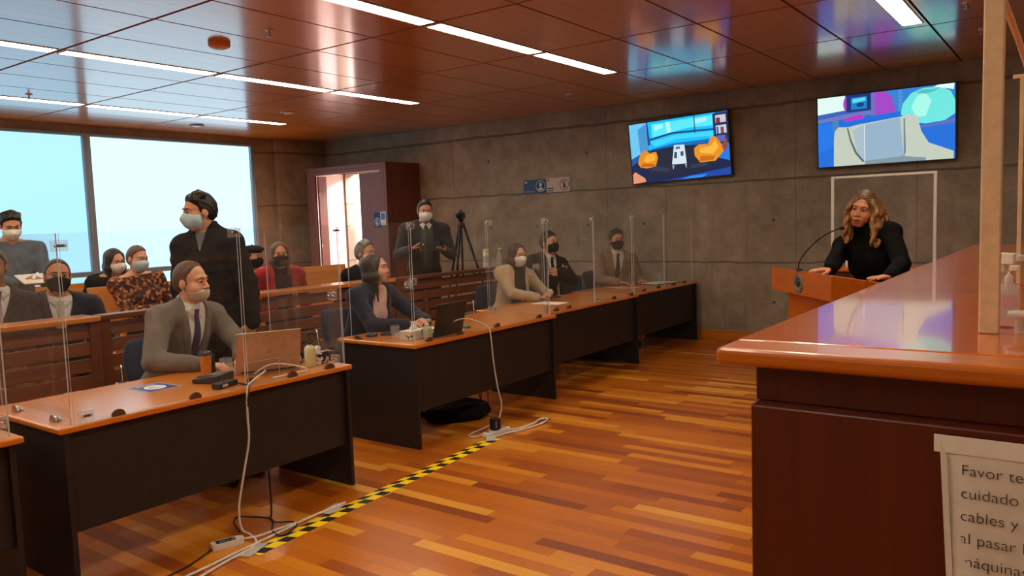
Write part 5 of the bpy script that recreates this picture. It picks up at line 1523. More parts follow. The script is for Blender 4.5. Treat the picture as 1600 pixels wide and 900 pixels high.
# standing man in the dark puffer jacket
h = R_(205)
pc = person('standing man with pale face mask in a black padded jacket behind the man in grey', (3.36, 5.12), h, 0.93, (3.225, 5.11, 1.735), R_(168), R_(-7), 0, scale=1.10, fine=0.0045, skin_='tan', hair='short', hair_mat=HB, mask=M['mask_blue'], seated=False, width=0.88,
       hands={1: dict(w=(3.10, 5.24, 0.86), d=(-0.2, 0, -1), n=(0.3, -1, 0), curl=0.5), -1: dict(w=(3.42, 4.82, 0.88), d=(-0.3, 0.1, -1), n=(0.2, 1, 0), curl=0.5)},
       outfit=dict(kind='coat', jacket=cloth('padded_black', (33, 32, 33), bump=0.5), trousers=M['suit_black']))

# two men behind the left railing
h = R_(-98)
person('man in dark navy suit, khaki tie and black mask seated behind the left railing', (2.60, 6.15), h, 0.68, (2.619, 5.98, 1.303), R_(-106), R_(2), R_(4), scale=1.04, skin_='warm', hair='crew', hair_mat=HB, hairline=0.03, mask=M['mask_black'], width=1.12, belly=0.03, feet_z=GZ,
       outfit=dict(jacket=M['suit_navy'], tie=tie_gold), hands={1: dict(w=(2.40, 5.75, 0.86), d=(0.3, -0.5, -0.6), n=(0, 0, -1), curl=0.4), -1: dict(w=(2.83, 5.75, 0.86), d=(-0.3, -0.5, -0.6), n=(0, 0, -1), curl=0.4)})
person('man in dark suit with red-brown tie, half cut off at the left edge', (2.10, 6.12), R_(-92), 0.68, (2.215, 6.0, 1.40), R_(-120), 0, 0, scale=1.05, skin_='deep', hair='crew', hair_mat=HB, mask=None, width=1.1, feet_z=GZ,
       outfit=dict(jacket=M['suit_charcoal'], tie=tie_red), hands={1: dict(w=(1.92, 5.75, 0.86), d=(0.3, -0.5, -0.6), n=(0, 0, -1), curl=0.4), -1: dict(w=(2.25, 5.72, 0.86), d=(-0.3, -0.5, -0.6), n=(0, 0, -1), curl=0.4)})

# standing figure by the window
person('person standing by the left window in a grey-blue shirt, looking at papers', (3.02, 7.78), R_(-95), 0.98, (3.017, 7.70, 1.70), R_(-100), R_(-22), 0, scale=1.0, skin_='tan', hair='short', hair_mat=HB, mask=M['mask_white'], seated=False, feet_z=GZ, width=1.1,
       hands={1: dict(w=(2.93, 7.42, 1.20), d=(0.8, -0.3, 0.05), n=(0, 0.4, 0.9), curl=0.5), -1: dict(w=(3.13, 7.42, 1.19), d=(-0.8, -0.3, 0.05), n=(0, 0.4, 0.9), curl=0.5)},
       outfit=dict(kind='top', jacket=cloth('shirt_grey_blue', (74, 96, 112)), front=0.55, back=0.57, trousers=M['trouser_dark']))

# two women in the gallery
person('woman in black coat with long black hair and white mask in the gallery', (3.93, 7.86), R_(-92), 0.685, (3.92, 7.70, 1.329), R_(-88), R_(-12), R_(-4), female=True, scale=1.0, skin_='fair', hair='long', hair_mat=HB, mask=M['mask_white'], feet_z=GZ, width=1.15,
       outfit=dict(kind='top', jacket=M['suit_black'], front=0.545, back=0.58, high=True, infl=0.025, hair_len=0.22))
floral = pattern('floral_print', [(0.0, (58, 40, 34)), (0.30, (150, 92, 52)), (0.5, (70, 44, 40)), (0.68, (190, 128, 84)), (0.82, (96, 60, 48))], 42)
person('woman in brown floral blouse with pale blue mask in the gallery', (3.80, 7.02), R_(-88), 0.685, (3.76, 6.98, 1.362), R_(-80), R_(-8), R_(3), female=True, scale=1.0, skin_='fair', hair='crew', hairline=0.012, hair_mat=HBr, mask=M['mask_blue'], feet_z=GZ, width=1.15,
       hands={1: dict(w=(3.76, 6.70, 0.92), d=(0.7, -0.4, -0.1), n=(0, 0, -1), curl=0.6), -1: dict(w=(3.98, 6.70, 0.94), d=(-0.6, -0.4, -0.1), n=(0, 0, -1), curl=0.6)},
       outfit=dict(kind='top', jacket=floral, front=0.545, back=0.57, infl=0.022, hair_len=0.14))

# gallery, right of the puffer jacket
camo = pattern('camouflage', [(0.0, (52, 52, 38)), (0.42, (92, 90, 64)), (0.5, (116, 112, 82)), (0.58, (60, 64, 44)), (0.66, (40, 36, 30))], 16, 'noise')
person('person in green camouflage uniform, dark beret and black mask in the gallery', (5.17, 7.38), R_(-92), 0.685, (5.154, 7.2, 1.30), R_(-75), R_(-4), 0, female=True, scale=1.0, skin_='tan', hair='beret', hair_mat=HB, mask=M['mask_black'], feet_z=GZ, width=1.15,
       outfit=dict(kind='top', jacket=camo, front=0.55, back=0.58, infl=0.024))
person('woman in red blazer over black top with black mask in the gallery', (4.98, 6.62), R_(-105), 0.68, (4.946, 6.48, 1.337), R_(-118), R_(-3), 0, female=True, scale=1.02, skin_='warm', hair='long', hair_mat=HBr, mask=M['mask_black'], feet_z=GZ, width=1.12,
       outfit=dict(jacket=M['suit_red'], shirt=cloth('top_black', (26, 24, 26)), collar=False, v=[(0.08, 0.03), (0.3, 0.08), (0.5, 0.078), (0.56, 0.074)], hair_len=0.15))
person('person in red top, mostly hidden behind the man in the padded jacket', (4.83, 7.30), R_(-90), 0.68, (4.83, 7.2, 1.27), R_(-100), 0, 0, female=True, scale=1.0, skin_='warm', hair='long', hair_mat=HD, feet_z=GZ,
       hands={-1: dict(w=(4.98, 6.90, 1.04), d=(0.4, -0.4, -0.7), n=(0, -0.5, -1), curl=0.5)}, outfit=dict(kind='top', jacket=M['suit_red'], front=0.54, back=0.57))
person('grey-haired man in black suit behind the woman in navy', (5.90, 6.36), R_(-85), 0.68, (5.886, 6.24, 1.298), R_(-82), R_(-2), 0, scale=1.10, skin_='fair', hair='short', hair_mat=HG, hairline=0.015, mask=M['mask_white'], feet_z=GZ, width=1.12, glasses=True,
       outfit=dict(jacket=M['suit_black'], tie=tie_dark))
# standing man with tablet by the tripod
person('standing man in dark blazer with white mask holding a black tablet, by the tripod', (6.86, 6.30), R_(-128), 1.02, (6.81, 6.20, 1.745), R_(-128), R_(-12), 0, scale=1.06, skin_='tan', hair='crew', hair_mat=HB, mask=M['mask_white'], seated=False, feet_z=GZ, width=1.06,
       hands={1: dict(w=(6.50, 6.16, 1.31), d=(0.5, -0.55, 0.1), n=(0.3, 0.2, 1), curl=0.5), -1: dict(w=(6.80, 5.92, 1.28), d=(-0.55, -0.15, 0.08), n=(0.1, 0.2, 1), curl=0.4)},
       outfit=dict(jacket=M['suit_charcoal'], shirt=cloth('pullover_grey', (70, 74, 70)), collar_mat=M['shirt_white'], v=[(0.05, 0.05), (0.3, 0.085), (0.5, 0.075), (0.56, 0.07)]))
# ------------------------------------------------------------------ things on the nearest desk
Z = DT+0.001
def on(name, label, cat, x, y, z=None, rz=0.0, group=None): return thing(name, label, cat, (x, y, Z if z is None else z), rz, group)

t = on('desk_sticker', 'blue and white rectangular sticker lying on the nearest desk', 'sticker', 2.24, 4.09, rz=0.05)
m = MB(); m.span((-0.095, -0.115, 0), (0.095, 0.115, 0.0006), 0); m.span((-0.086, -0.106, 0.0006), (0.086, 0.106, 0.0009), 1)
m.build('base', [M['pale_print'], plain('sticker_blue', (34, 62, 140), 0.4)], t)
m = MB(); m.prism(oval(0, -0.01, 0.055, 0.06, 28), 0.0004, Matrix.Translation((0, 0, 0.0009)), 0); m.prism(oval(-0.012, 0.0, 0.024, 0.016, 16), 0.0003, Matrix.Translation((0, 0, 0.0013)), 1); m.prism(oval(0.014, -0.026, 0.022, 0.012, 16), 0.0003, Matrix.Translation((0, 0, 0.0013)), 1)
m.prism(rect(-0.06, 0.07, 0.06, 0.078), 0.0004, Matrix.Translation((0, 0, 0.0009)), 0)
m.build('pictogram', [M['paper'], plain('sticker_grey', (150, 166, 196), 0.5)], t)

alum = plain('laptop_silver', (190, 170, 150), 0.35, 0.7, var=0.03)
def laptop(label, x, y, rz, w, d, hgt, open_deg, mat, logo_mat, screen_mat, lidrim=0.0):
    """opened towards local +y, lid hinge at the local -y edge (facing the camera)"""
    t = on('laptop', label, 'laptop', x, y, rz=rz)
    MB().span((-w/2, -d/2, 0.0), (w/2, d/2, 0.016)).build('keyboard_base', mat, t, 0.004)
    k = MB()
    for r_ in range(5):
        for c_ in range(12):
            k.box((-w*0.41+c_*w*0.0745, -d*0.30+r_*0.019, 0.0168), (w*0.062, 0.015, 0.0018))
    k.build('keyboard', M['black_plastic'], t)
    T = Matrix.Translation((0, -d/2, 0.014)) @ Matrix.Rotation(math.radians(open_deg-90), 4, 'X')
    lid = MB(); lid.span((-w/2, -0.004, 0), (w/2, 0.003, hgt), T=T); l = lid.build('lid', mat, t, 0.004)
    MB().span((-w/2+0.008, 0.003, 0.012), (w/2-0.008, 0.0036, hgt-0.008), T=T).build('display', screen_mat, l)
    RX = T @ Matrix.Translation((0, -0.004, hgt*0.5)) @ Matrix.Rotation(PI/2, 4, 'X')
    lg = MB()
    n_ = 24
    for i in range(n_):
        a, b = 2*PI*i/n_, 2*PI*(i+1)/n_
        lg.prism([(0.014*math.cos(a), 0.014*math.sin(a)), (0.014*math.cos(b), 0.014*math.sin(b)), (0.0115*math.cos(b), 0.0115*math.sin(b)), (0.0115*math.cos(a), 0.0115*math.sin(a))], 0.0006, RX)
    lg.prism([(-0.004, -0.009), (-0.002, -0.009), (0.001, 0.009), (-0.001, 0.009)], 0.0006, RX); lg.prism([(0.002, -0.009), (0.004, -0.009), (0.006, 0.004), (0.004, 0.004)], 0.0006, RX)
    lg.build('round_logo', logo_mat, l)
    MB().tube([(-w*0.42, -d/2-0.001, 0.012), (w*0.42, -d/2-0.001, 0.012)], 0.006).build('hinge', M['black_plastic'], t)
    return t
laptop('open silver laptop with its back to the camera on the nearest desk', 2.88, 3.98, R_(-26), 0.37, 0.24, 0.25, 108, alum, plain('logo_grey', (120, 100, 84), 0.3, 0.8), emission('display_glow', (200, 220, 240), 0.5))
laptop('open black laptop with its back to the camera on the second desk', 4.43, 3.98, R_(4), 0.37, 0.24, 0.24, 103, M['black_plastic'], plain('logo_black', (44, 44, 46), 0.3, 0.5), emission('display_glow', (200, 220, 240), 0.5))

# tall drink with a dark lid
t = on('drink_cup', 'amber iced drink cup with dark lid beside the man in grey', 'cup', 2.60, 4.15)
MB().lathe([(0.026, 0.0), (0.029, 0.004), (0.036, 0.115), (0.037, 0.12)], 24).build('cup_body', plain('amber_drink', (196, 118, 22), 0.15, coat=0.6), t)
MB().lathe([(0.040, 0.118), (0.040, 0.126), (0.034, 0.130), (0.030, 0.142), (0.0, 0.143)], 24, cap=False).build('lid', M['black_plastic'], t)
o = MB().box((0.034, -0.012, 0.06), (0.020, 0.036, 0.118)).build('dark_sleeve', M['black_plastic'], t, 0.006)
t = on('drinking_glass', 'clear plastic cup right of the amber drink', 'glass', 2.66, 4.04)
MB().lathe([(0.030, 0), (0.037, 0.098)], 22, cap=False).lathe([(0.0, 0.002), (0.030, 0.002)], 22, cap=False).build('cup_body', M['hinge_clear'], t)
t = on('conference_phone', 'black conference telephone unit on the nearest desk, left of the laptop', 'telephone', 2.50, 3.93, rz=0.4)
m = MB(); slab(0, 0, 0.024, 0.050, -0.075, 0.075, -0.085, 0.085, m); m.build('housing', plain('phone_dark', (44, 48, 58), 0.35), t, 0.006)
MB().span((-0.05, 0.02, 0.033), (0.05, 0.07, 0.036), T=Matrix.Translation((0, 0, 0.006)) @ Matrix.Rotation(math.radians(-8.7), 4, 'X')).build('display', plain('phone_display', (96, 110, 130), 0.1), t)
k = MB()
for i in range(4):
    for j in range(3): k.box((-0.036+i*0.024, -0.05+j*0.022, 0.043-0.0), (0.017, 0.014, 0.008))
k.build('keypad', M['grey_plastic'], t, 0.001)
t = on('power_adapter', 'black power adapter with a white sticker at the front of the nearest desk', 'adapter', 2.44, 3.73, rz=0.25)
MB().span((-0.07, -0.03, 0), (0.07, 0.03, 0.03)).build('housing', M['black_plastic'], t, 0.006)
MB().span((-0.05, -0.0308, 0.008), (-0.01, -0.030, 0.022)).build('sticker', M['cream_print'], t)
pump_bottle(3.065, 3.78, Z, 0.205, 0.034, gel, M['black_plastic'], 'tall bottle of yellowish hand gel with black pump on the nearest desk', rz=0.9)
tp_ = pattern('tissue_box_print', [(0.0, (36, 34, 34)), (0.35, (226, 220, 206)), (0.55, (150, 140, 124)), (0.66, (40, 38, 38)), (0.82, (236, 232, 222))], 42)
def tissue_box(x, y, rz, label, w=0.11, d=0.11, h=0.07, mat=None):
    t = on('tissue_box', label, 'tissue box', x, y, rz=rz, group='tissue boxes')
    MB().span((-w/2, -d/2, 0), (w/2, d/2, h)).build('box', mat or tp_, t, 0.003)
    m = MB()
    rr_ = random.Random(int(x*100))
    for j in range(5):
        for i in range(9):
            a = 2*PI*i/8
            r_ = (0.034, 0.028, 0.03, 0.024, 0.006)[j]*(1+0.25*math.sin(3*a+j))
            m.v.append((r_*math.cos(a)*1.2, r_*math.sin(a)*0.6, h-0.004+0.011*j+rr_.uniform(-0.003, 0.003)))
    for j in range(4):
        for i in range(8):
            q = j*9+i; m.f.append([q, q+1, q+10, q+9]); m.m.append(0); m.sm.append(True)
    m.build('tissue', M['paper'], t)
tissue_box(3.07, 3.97, 0.1, 'black and white patterned tissue box left behind the gel bottle')
tissue_box(3.16, 3.83, 0.3, 'black and white patterned tissue box right beside the gel bottle', 0.1, 0.1)

def cable(label, pts, r, mat, n=8, name='cable', group=None):
    P0 = Vector(pts[0]); base = (P0.x, P0.y, 0)
    o = MB().tube([Vector(p)-Vector(base) for p in spline(pts, n)], r, 7).build(name, mat, None, loc=base)
    return tag(o, label, 'cable', group)
cable('white cable hanging from the nearest desk down to the floor strip', [(2.78, 3.84, Z+0.02), (2.70, 3.74, Z+0.035), (2.56, 3.66, Z+0.012), (2.48, 3.585, Z+0.005), (2.462, 3.572, 0.69), (2.455, 3.566, 0.60), (2.450, 3.562, 0.48), (2.405, 3.56, 0.31), (2.362, 3.555, 0.15), (2.35, 3.53, 0.04), (2.365, 3.48, 0.012), (2.33, 3.38, 0.012), (2.25, 3.31, 0.012)], 0.006, M['cable_white'])
cable('white cable lying in a loop behind the laptop lid', [(2.72, 3.86, Z+0.01), (2.78, 3.80, Z+0.055), (2.86, 3.76, Z+0.05), (2.95, 3.70, Z+0.02), (2.93, 3.66, Z+0.008), (2.82, 3.66, Z+0.008), (2.70, 3.66, Z+0.006)], 0.005, M['cable_white'])
cable('black cable running from the adapter over the desk edge', [(2.50, 3.70, Z+0.012), (2.51, 3.66, Z+0.008), (2.50, 3.62, Z+0.010), (2.485, 3.585, Z+0.004), (2.467, 3.568, 0.71), (2.462, 3.566, 0.66)], 0.006, M['cable_black'])
t = on('cable_plug', 'small black plug lying by the cables at the desk edge', 'plug', 2.58, 3.70, rz=0.6)
MB().span((-0.02, -0.014, 0), (0.02, 0.014, 0.024)).tube([(0.02, 0, 0.012), (0.045, 0.004, 0.012)], 0.006).build('plug_body', M['black_rubber'], t, 0.004)

# ------------------------------------------------------------------ things on the second desk
t = on('desk_microphone', 'small dark microphone foot on the left corner of the second desk', 'microphone', 4.13, 4.36)
MB().lathe([(0.045, 0), (0.046, 0.012), (0.036, 0.028), (0.014, 0.034), (0.0, 0.035)], 22, cap=False).build('housing', plain('mic_dark', (36, 38, 46), 0.4), t)
MB().tube([(0, 0, 0.03), (0.005, -0.005, 0.05)], 0.011).build('socket', M['black_metal'], t)
t = on('notebook', 'closed dark notebook lying before the woman in navy', 'notebook', 4.30, 4.30, rz=0.3)
MB().span((-0.09, -0.06, 0), (0.09, 0.06, 0.003)).span((-0.09, -0.06, 0.013), (0.09, 0.06, 0.016)).span((-0.093, -0.06, 0), (-0.09, 0.06, 0.016)).build('cover', plain('notebook_cover', (34, 40, 60), 0.6), t)
MB().span((-0.088, -0.057, 0.003), (0.087, 0.057, 0.013)).build('pages', M['paper'], t)
t = on('pen', 'dark pen lying on the notebook', 'pen', 4.29, 4.28, Z+0.017, 0.5)
MB().tube([(-0.06, 0, 0.004), (0.05, 0, 0.004)], 0.004).tube([(0.05, 0, 0.004), (0.062, 0, 0.004)], [0.004, 0.001]).build('barrel', M['navy_ink'], t)
MB().box((-0.04, 0, 0.0095), (0.04, 0.003, 0.002)).build('clip', M['chrome'], t)
t = on('drinking_glass', 'clear plastic cup left of the printed tissue box', 'glass', 4.17, 4.15)
MB().lathe([(0.026, 0), (0.034, 0.09)], 22, cap=False).lathe([(0.0, 0.002), (0.026, 0.002)], 22, cap=False).build('cup_body', M['hinge_clear'], t)
tp2 = pattern('tissue_box_pale', [(0.0, (214, 210, 196)), (0.55, (226, 222, 210)), (0.72, (90, 92, 110)), (0.8, (206, 196, 150)), (0.9, (226, 224, 214))], 46)
tissue_box(4.19, 3.98, 0.15, 'pale printed tissue box on the second desk', 0.2, 0.11, 0.065, tp2)
t = pump_bottle(4.20, 3.85, Z, 0.15, 0.034, plain('soap_green', (176, 182, 150), 0.15), plain('clear_cap', (200, 198, 186), 0.3), 'squat bottle of pale green gel beside the printed tissue box')
def papers(x, y, rz, w, d, n_, label, mat=None):
    t = on('paper_stack', label, 'papers', x, y, rz=rz)
    for i in range(n_):
        a = rnd.uniform(-0.12, 0.12)
        MB().span((-w/2, -d/2, 0.0012*i), (w/2, d/2, 0.0012*i+0.0008), T=Matrix.Rotation(a, 4, 'Z')).build('sheet', mat or M['paper'], t)
papers(4.62, 4.22, 0.2, 0.21, 0.29, 3, 'loose white papers under the hands of the woman in navy')
t = on('wireless_mouse', 'grey computer mouse right of the black laptop', 'mouse', 4.80, 3.98, rz=1.0)
MB().ball((0, 0, 0.008), (0.055, 0.032, 0.024), 18, 10).build('shell', plain('mouse_grey', (86, 92, 98), 0.4), t)
MB().tube([(0.02, 0, 0.028), (0.036, 0, 0.022)], 0.004).build('wheel', M['black_rubber'], t)
cable('white cable arching over the second desk and hanging down to the power strip', [(4.22, 3.90, Z+0.012), (4.40, 3.86, Z+0.075), (4.58, 3.83, Z+0.105), (4.74, 3.80, Z+0.06), (4.80, 3.755, Z+0.012), (4.79, 3.725, 0.70), (4.80, 3.715, 0.50), (4.82, 3.70, 0.30), (4.85, 3.69, 0.14), (4.80, 3.70, 0.03), (4.62, 3.70, 0.010), (4.42, 3.68, 0.010), (4.41, 3.60, 0.010), (4.55, 3.60, 0.014), (4.63, 3.60, 0.02)], 0.006, M['cable_white'], 10)

# ------------------------------------------------------------------ third and far desks
papers(8.30, 4.42, -0.3, 0.24, 0.32, 2, 'sheet of pale brown paper on the far desk', M['manila'])
papers(6.55, 4.32, 0.1, 0.23, 0.32, 2, 'white papers in front of the woman in beige')
t = on('mobile_phone', 'black mobile phone in the hands of the woman in beige', 'phone', 6.80, 4.44, DT+0.03, 0.6)
MB().span((-0.036, -0.075, 0), (0.036, 0.075, 0.009)).build('case', M['black_plastic'], t, 0.004)
MB().span((-0.032, -0.07, 0.009), (0.032, 0.07, 0.0094)).build('display', plain('phone_glass', (60, 64, 70), 0.08), t)
t = on('open_folder', 'open black folder with white sheets before the man in tan', 'folder', 8.95, 4.28, rz=-0.2)
MB().span((-0.24, -0.16, 0), (0.24, 0.16, 0.006)).build('cover', M['black_plastic'], t, 0.002)
MB().span((-0.22, -0.145, 0.006), (-0.01, 0.145, 0.011)).build('pages', M['paper'], t)
MB().span((0.01, -0.145, 0.006), (0.22, 0.145, 0.010)).build('pages', M['paper'], t)
t = on('drinking_glass', 'clear drinking glass at the far end of the last desk', 'glass', 9.18, 4.36)
MB().lathe([(0.03, 0), (0.036, 0.11)], 20, cap=False).lathe([(0, 0.004), (0.03, 0.004)], 20, cap=False).build('cup_body', M['hinge_clear'], t)

# ------------------------------------------------------------------ on and behind the railing
t = thing('wipes_tube', 'white cylinder of wipes with yellow cap on the dark railing', 'canister', (7.33, 5.73, 1.052))
MB().lathe([(0.034, 0), (0.036, 0.005), (0.036, 0.19), (0.034, 0.195)], 22).build('canister', M['white_plastic'], t)
MB().lathe([(0.037, 0.185), (0.037, 0.212), (0.030, 0.222), (0.0, 0.223)], 22, cap=False).build('cap', plain('yellow_cap', (206, 200, 90), 0.4), t)
MB().lathe([(0.0366, 0.06), (0.0366, 0.14)], 22, cap=False).build('paper_label', plain('label_grey', (190, 188, 170), 0.5), t)
pump_bottle(7.60, 5.74, 1.052, 0.22, 0.033, clearplast, M['white_plastic'], 'clear pump bottle on the dark railing behind the woman in beige')
t = thing('drinking_glass', 'clear glass between the wipes and the pump bottle on the railing', 'glass', (7.47, 5.73, 1.052))
MB().lathe([(0.03, 0), (0.036, 0.10)], 20, cap=False).lathe([(0, 0.004), (0.03, 0.004)], 20, cap=False).build('cup_body', M['hinge_clear'], t)
t = thing('drinking_glass', 'clear glass before the man in navy suit on the left railing', 'glass', (2.42, 5.50, 1.052))
MB().lathe([(0.03, 0), (0.038, 0.11)], 20, cap=False).lathe([(0, 0.004), (0.03, 0.004)], 20, cap=False).build('cup_body', M['hinge_clear'], t)
t = thing('water_bottle', 'clear water bottle on the left railing before the man at the picture edge', 'bottle', (2.04, 5.52, 1.052))
MB().lathe([(0.028, 0), (0.030, 0.006), (0.030, 0.13), (0.012, 0.165), (0.011, 0.175)], 20).build('bottle', clearplast, t)
MB().lathe([(0.014, 0.172), (0.014, 0.19), (0.0, 0.191)], 16, cap=False).build('cap', M['white_plastic'], t)

t = thing('tablet', 'black tablet held by the standing man near the tripod', 'tablet', (6.62, 5.97, 1.335), R_(-128-90))
T = Matrix.Rotation(R_(-35), 4, 'X')
MB().span((-0.125, -0.085, -0.005), (0.125, 0.085, 0.005), T=T).build('case', M['black_plastic'], t, 0.004)
MB().span((-0.115, -0.075, 0.005), (0.115, 0.075, 0.0056), T=T).build('display', plain('tablet_glass', (40, 44, 50), 0.06), t)
t = thing('paper_bundle', 'white papers held by the person standing at the window', 'papers', (3.03, 7.36, 1.23), 0.1)
MB().span((-0.12, -0.08, 0), (0.12, 0.10, 0.004), T=Matrix.Rotation(R_(24), 4, 'X')).build('sheets', M['paper'], t)

# camera tripod
cx_, cy_ = 7.36, 6.12
t = thing('camera_tripod', 'black camera tripod standing behind the dark railing', 'tripod', (cx_, cy_, GZ))
for a in (R_(200), R_(-40), R_(80)):
    d_ = Vector((math.cos(a), math.sin(a), 0))
    l = MB().tube([d_*0.035+Vector((0, 0, 1.40)), d_*0.24+Vector((0, 0, 0.72))], 0.016, 8).build('leg', M['black_metal'], t)
    MB().tube([d_*0.22+Vector((0, 0, 0.78)), d_*0.44+Vector((0, 0, 0.03))], 0.011, 8).build('lower_section', M['black_metal'], l)
    MB().ball(d_*0.445+Vector((0, 0, 0.018)), 0.018, 10, 6).build('rubber_foot', M['black_rubber'], l)
MB().tube([(0, 0, 0.80), (0, 0, 1.44)], 0.014).build('centre_column', M['black_metal'], t)
s3 = MB()
for a in (R_(200), R_(-40), R_(80)): s3.tube([(0, 0, 0.86), (math.cos(a)*0.215, math.sin(a)*0.215, 0.80)], 0.006)
s3.build('spreader', M['black_metal'], t)
MB().lathe([(0.045, 1.38), (0.05, 1.40), (0.045, 1.43), (0.03, 1.44), (0.03, 1.475), (0.04, 1.48), (0.04, 1.49)], 18).build('head', M['black_metal'], t)
MB().tube([(0.02, 0.0, 1.46), (0.14, 0.12, 1.38), (0.22, 0.20, 1.33)], 0.008).build('pan_handle', M['black_metal'], t)
t = thing('video_camera', 'small black video camera mounted on the tripod', 'camera', (cx_, cy_, GZ+1.492), R_(205))
MB().span((-0.09, -0.035, 0), (0.06, 0.035, 0.075)).build('housing', M['black_plastic'], t, 0.008)
MB().tube([(0.055, 0, 0.04), (0.11, 0, 0.04)], [0.030, 0.034], 18).build('lens', M['black_metal'], t)
MB().tube(spline([(-0.06, 0, 0.075), (-0.05, 0, 0.10), (0.03, 0, 0.105), (0.05, 0, 0.078)], 5), 0.008).build('top_grip', M['black_plastic'], t)

# ------------------------------------------------------------------ on the floor
hz_ = NT('hazard_tape')
x_, y_, z_ = hz_.xyz()
side = hz_.math('GREATER_THAN', y_, 0.0)
s_ = hz_.math('ADD', hz_.math('DIVIDE', x_, 0.15), hz_.math('ADD', hz_.math('MULTIPLY', side, 0.5), hz_.math('MULTIPLY', y_, 4.0)))
on_ = hz_.math('GREATER_THAN', hz_.math('FRACT', s_), 0.46)
hz_.set(hz_.mix(on_, (30, 27, 24), (255, 222, 0)), 0.4)
a0, a1 = Vector((2.24, 3.285, 0)), Vector((4.47, 3.475, 0))
dv = a1-a0
t = thing('cable_cover', 'yellow and black striped cable cover strip taped along the floor', 'cable cover', (a0.x, a0.y, 0.0), math.atan2(dv.y, dv.x))
Lc = dv.length
m = MB()
m.add([(0, -0.050, 0.0005), (Lc, -0.050, 0.0005), (Lc, 0, 0.006), (0, 0, 0.006), (0, 0.050, 0.0005), (Lc, 0.050, 0.0005)], [(0, 1, 2, 3), (3, 2, 5, 4), (0, 3, 4), (1, 5, 2), (0, 4, 5, 1)])
m.build('striped_cover', hz_.m, t)
tapem = acrylic('clear_tape', 0.35)
for k_, (x__, y__, r__) in enumerate(((0.02, 0.02, 0.3), (0.62, 0.055, 0.2), (Lc-0.02, 0.02, 0.6))):
    MB().box((x__, y__, 0.0095), (0.16, 0.07, 0.001), rz=r__).build('clear_tape', tapem, t)
cable('left white power cable running from the striped strip to the lower left', [(1.55, 3.30, 0.008), (1.95, 3.32, 0.008), (2.2, 3.345, 0.010), (2.45, 3.37, 0.010), (2.7, 3.40, 0.010), (2.95, 3.40, 0.012)], 0.007, M['cable_white'])
cable('right white power cable running from the striped strip to the lower left', [(1.55, 3.20, 0.008), (1.9, 3.25, 0.008), (2.12, 3.30, 0.010), (2.26, 3.315, 0.012)], 0.007, M['cable_white'])
cable('white cable from the far end of the striped strip to the knot on the floor', [(4.45, 3.48, 0.010), (4.60, 3.46, 0.010), (4.70, 3.42, 0.012), (4.82, 3.40, 0.010), (4.95, 3.38, 0.012), (5.10, 3.42, 0.010), (5.06, 3.47, 0.010), (4.9, 3.42, 0.022), (4.75, 3.45, 0.012), (4.66, 3.52, 0.012)], 0.008, M['cable_white'])
t = thing('power_strip', 'white power strip with the black adapter plugged in, near the second desk', 'power strip', (4.57, 3.535, 0.001), R_(-5))
MB().span((-0.13, -0.03, 0), (0.13, 0.03, 0.035)).build('housing', M['white_plastic'], t, 0.008)
sk = MB()
for i in range(4): sk.lathe([(0.018, 0.0352), (0.018, 0.0358)], 16, T=Matrix.Translation((-0.09+0.055*i, 0, 0)))
sk.build('sockets', M['grey_plastic'], t)
MB().box((0.112, 0, 0.037), (0.018, 0.022, 0.008)).build('switch', plain('red_switch', (206, 70, 40), 0.4), t, 0.002)
t = thing('power_adapter', 'black plug adapter standing in the white power strip', 'adapter', (4.56, 3.535, 0.037), R_(-5))
MB().span((-0.032, -0.03, 0), (0.032, 0.03, 0.088)).build('housing', M['black_plastic'], t, 0.006)
MB().span((-0.025, -0.0306, 0.02), (-0.019, -0.030, 0.07)).build('sticker', M['pale_print'], t)
cable('black adapter cable running up beneath the second desk', [(4.59, 3.56, 0.11), (4.68, 3.70, 0.10), (4.80, 3.85, 0.05), (4.95, 4.0, 0.03), (5.1, 4.1, 0.06), (5.2, 4.15, 0.3)], 0.004, M['cable_black'])
cable('thin black cable under the third desk', [(5.02, 4.08, 0.3), (5.02, 4.03, 0.1), (5.05, 4.0, 0.01), (5.2, 4.1, 0.008), (5.45, 4.3, 0.2)], 0.005, M['cable_black'])
t = thing('power_strip', 'white power strip with a black label on the floor by the nearest desk', 'power strip', (2.235, 3.475, 0.001), R_(-18))
MB().prism([(-0.075, -0.03), (0.05, -0.03), (0.075, -0.016), (0.075, 0.016), (0.05, 0.03), (-0.075, 0.03), (-0.085, 0.02), (-0.085, -0.02)], 0.03).build('housing', M['white_plastic'], t, 0.006)
MB().span((-0.062, -0.021, 0.030), (0.034, 0.021, 0.0306)).build('black_label', M['black_plastic'], t)
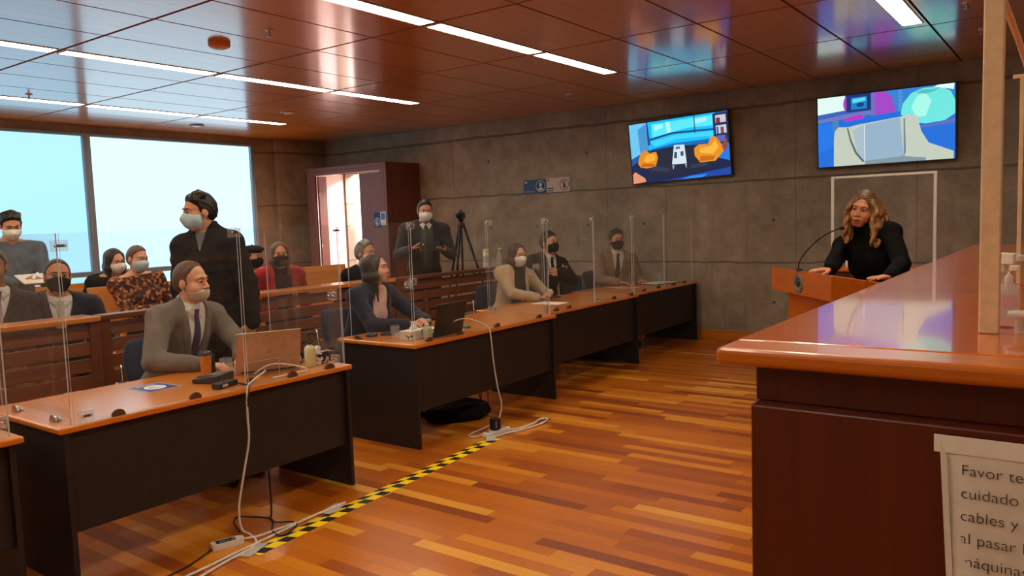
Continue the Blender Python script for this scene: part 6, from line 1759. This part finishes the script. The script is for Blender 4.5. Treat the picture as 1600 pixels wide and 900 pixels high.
text_mesh('4\u00b0:TOP', 0.026, 'lettering', M['paper'], t, Matrix.Translation((0.031, 0.009, 0.0308)) @ Matrix.Rotation(PI, 4, 'Z'))
cable('white lead from the labelled power strip to the striped cover', [(2.305, 3.455, 0.015), (2.38, 3.42, 0.012), (2.48, 3.41, 0.012), (2.60, 3.40, 0.012)], 0.006, M['cable_white'])
cable('black cable looping on the floor in front of the nearest desk', [(2.86, 3.98, 0.26), (2.85, 3.96, 0.08), (2.78, 3.86, 0.012), (2.62, 3.64, 0.010), (2.57, 3.585, 0.010), (2.545, 3.50, 0.012), (2.60, 3.43, 0.010), (2.57, 3.36, 0.012), (2.44, 3.315, 0.014), (2.46, 3.42, 0.012), (2.56, 3.56, 0.012), (2.52, 3.70, 0.010), (2.48, 3.76, 0.010), (2.42, 3.70, 0.010), (2.36, 3.56, 0.010)], 0.0045, M['cable_black'])
cable('thin black cable running to the lower left below the labelled power strip', [(2.15, 3.49, 0.008), (2.0, 3.43, 0.006), (1.85, 3.40, 0.006), (1.6, 3.38, 0.006)], 0.004, M['cable_black'])

# black bag under the second desk
bagm = cloth('bag_black', (18, 18, 20), bump=0.4)
t = thing('shoulder_bag', 'black soft bag lying on the floor under the second desk', 'bag', (4.78, 4.08, 0.0), R_(-42))
G = Sdf(); G.ell((0, 0, 0.06), (0.27, 0.16, 0.075), k=0.05); G.ell((0.05, 0.02, 0.10), (0.19, 0.12, 0.06), k=0.05); G.ell((-0.17, -0.02, 0.05), (0.11, 0.13, 0.055), k=0.05)
lo_, hi_ = G.bounds(0.01); A_ = [axis(lo_[i], hi_[i], 0.012) for i in range(3)]
mesh_obj('bag_body', *surface(G.grid(*A_, noise=lambda X, Y, Z: 0.006*np.sin(23*X+11*Y)*np.sin(31*Y+20*Z), cut=lambda X, Y, Z: 0.003-Z+0*X+0*Y), *A_), bagm, t, (0, 0, 0))
MB().tube(spline([(-0.2, -0.08, 0.09), (-0.08, -0.12, 0.135), (0.08, -0.1, 0.15), (0.2, -0.05, 0.12), (0.26, 0.02, 0.06)], 6), 0.010, flat=2.2).build('strap', M['black_rubber'], t)
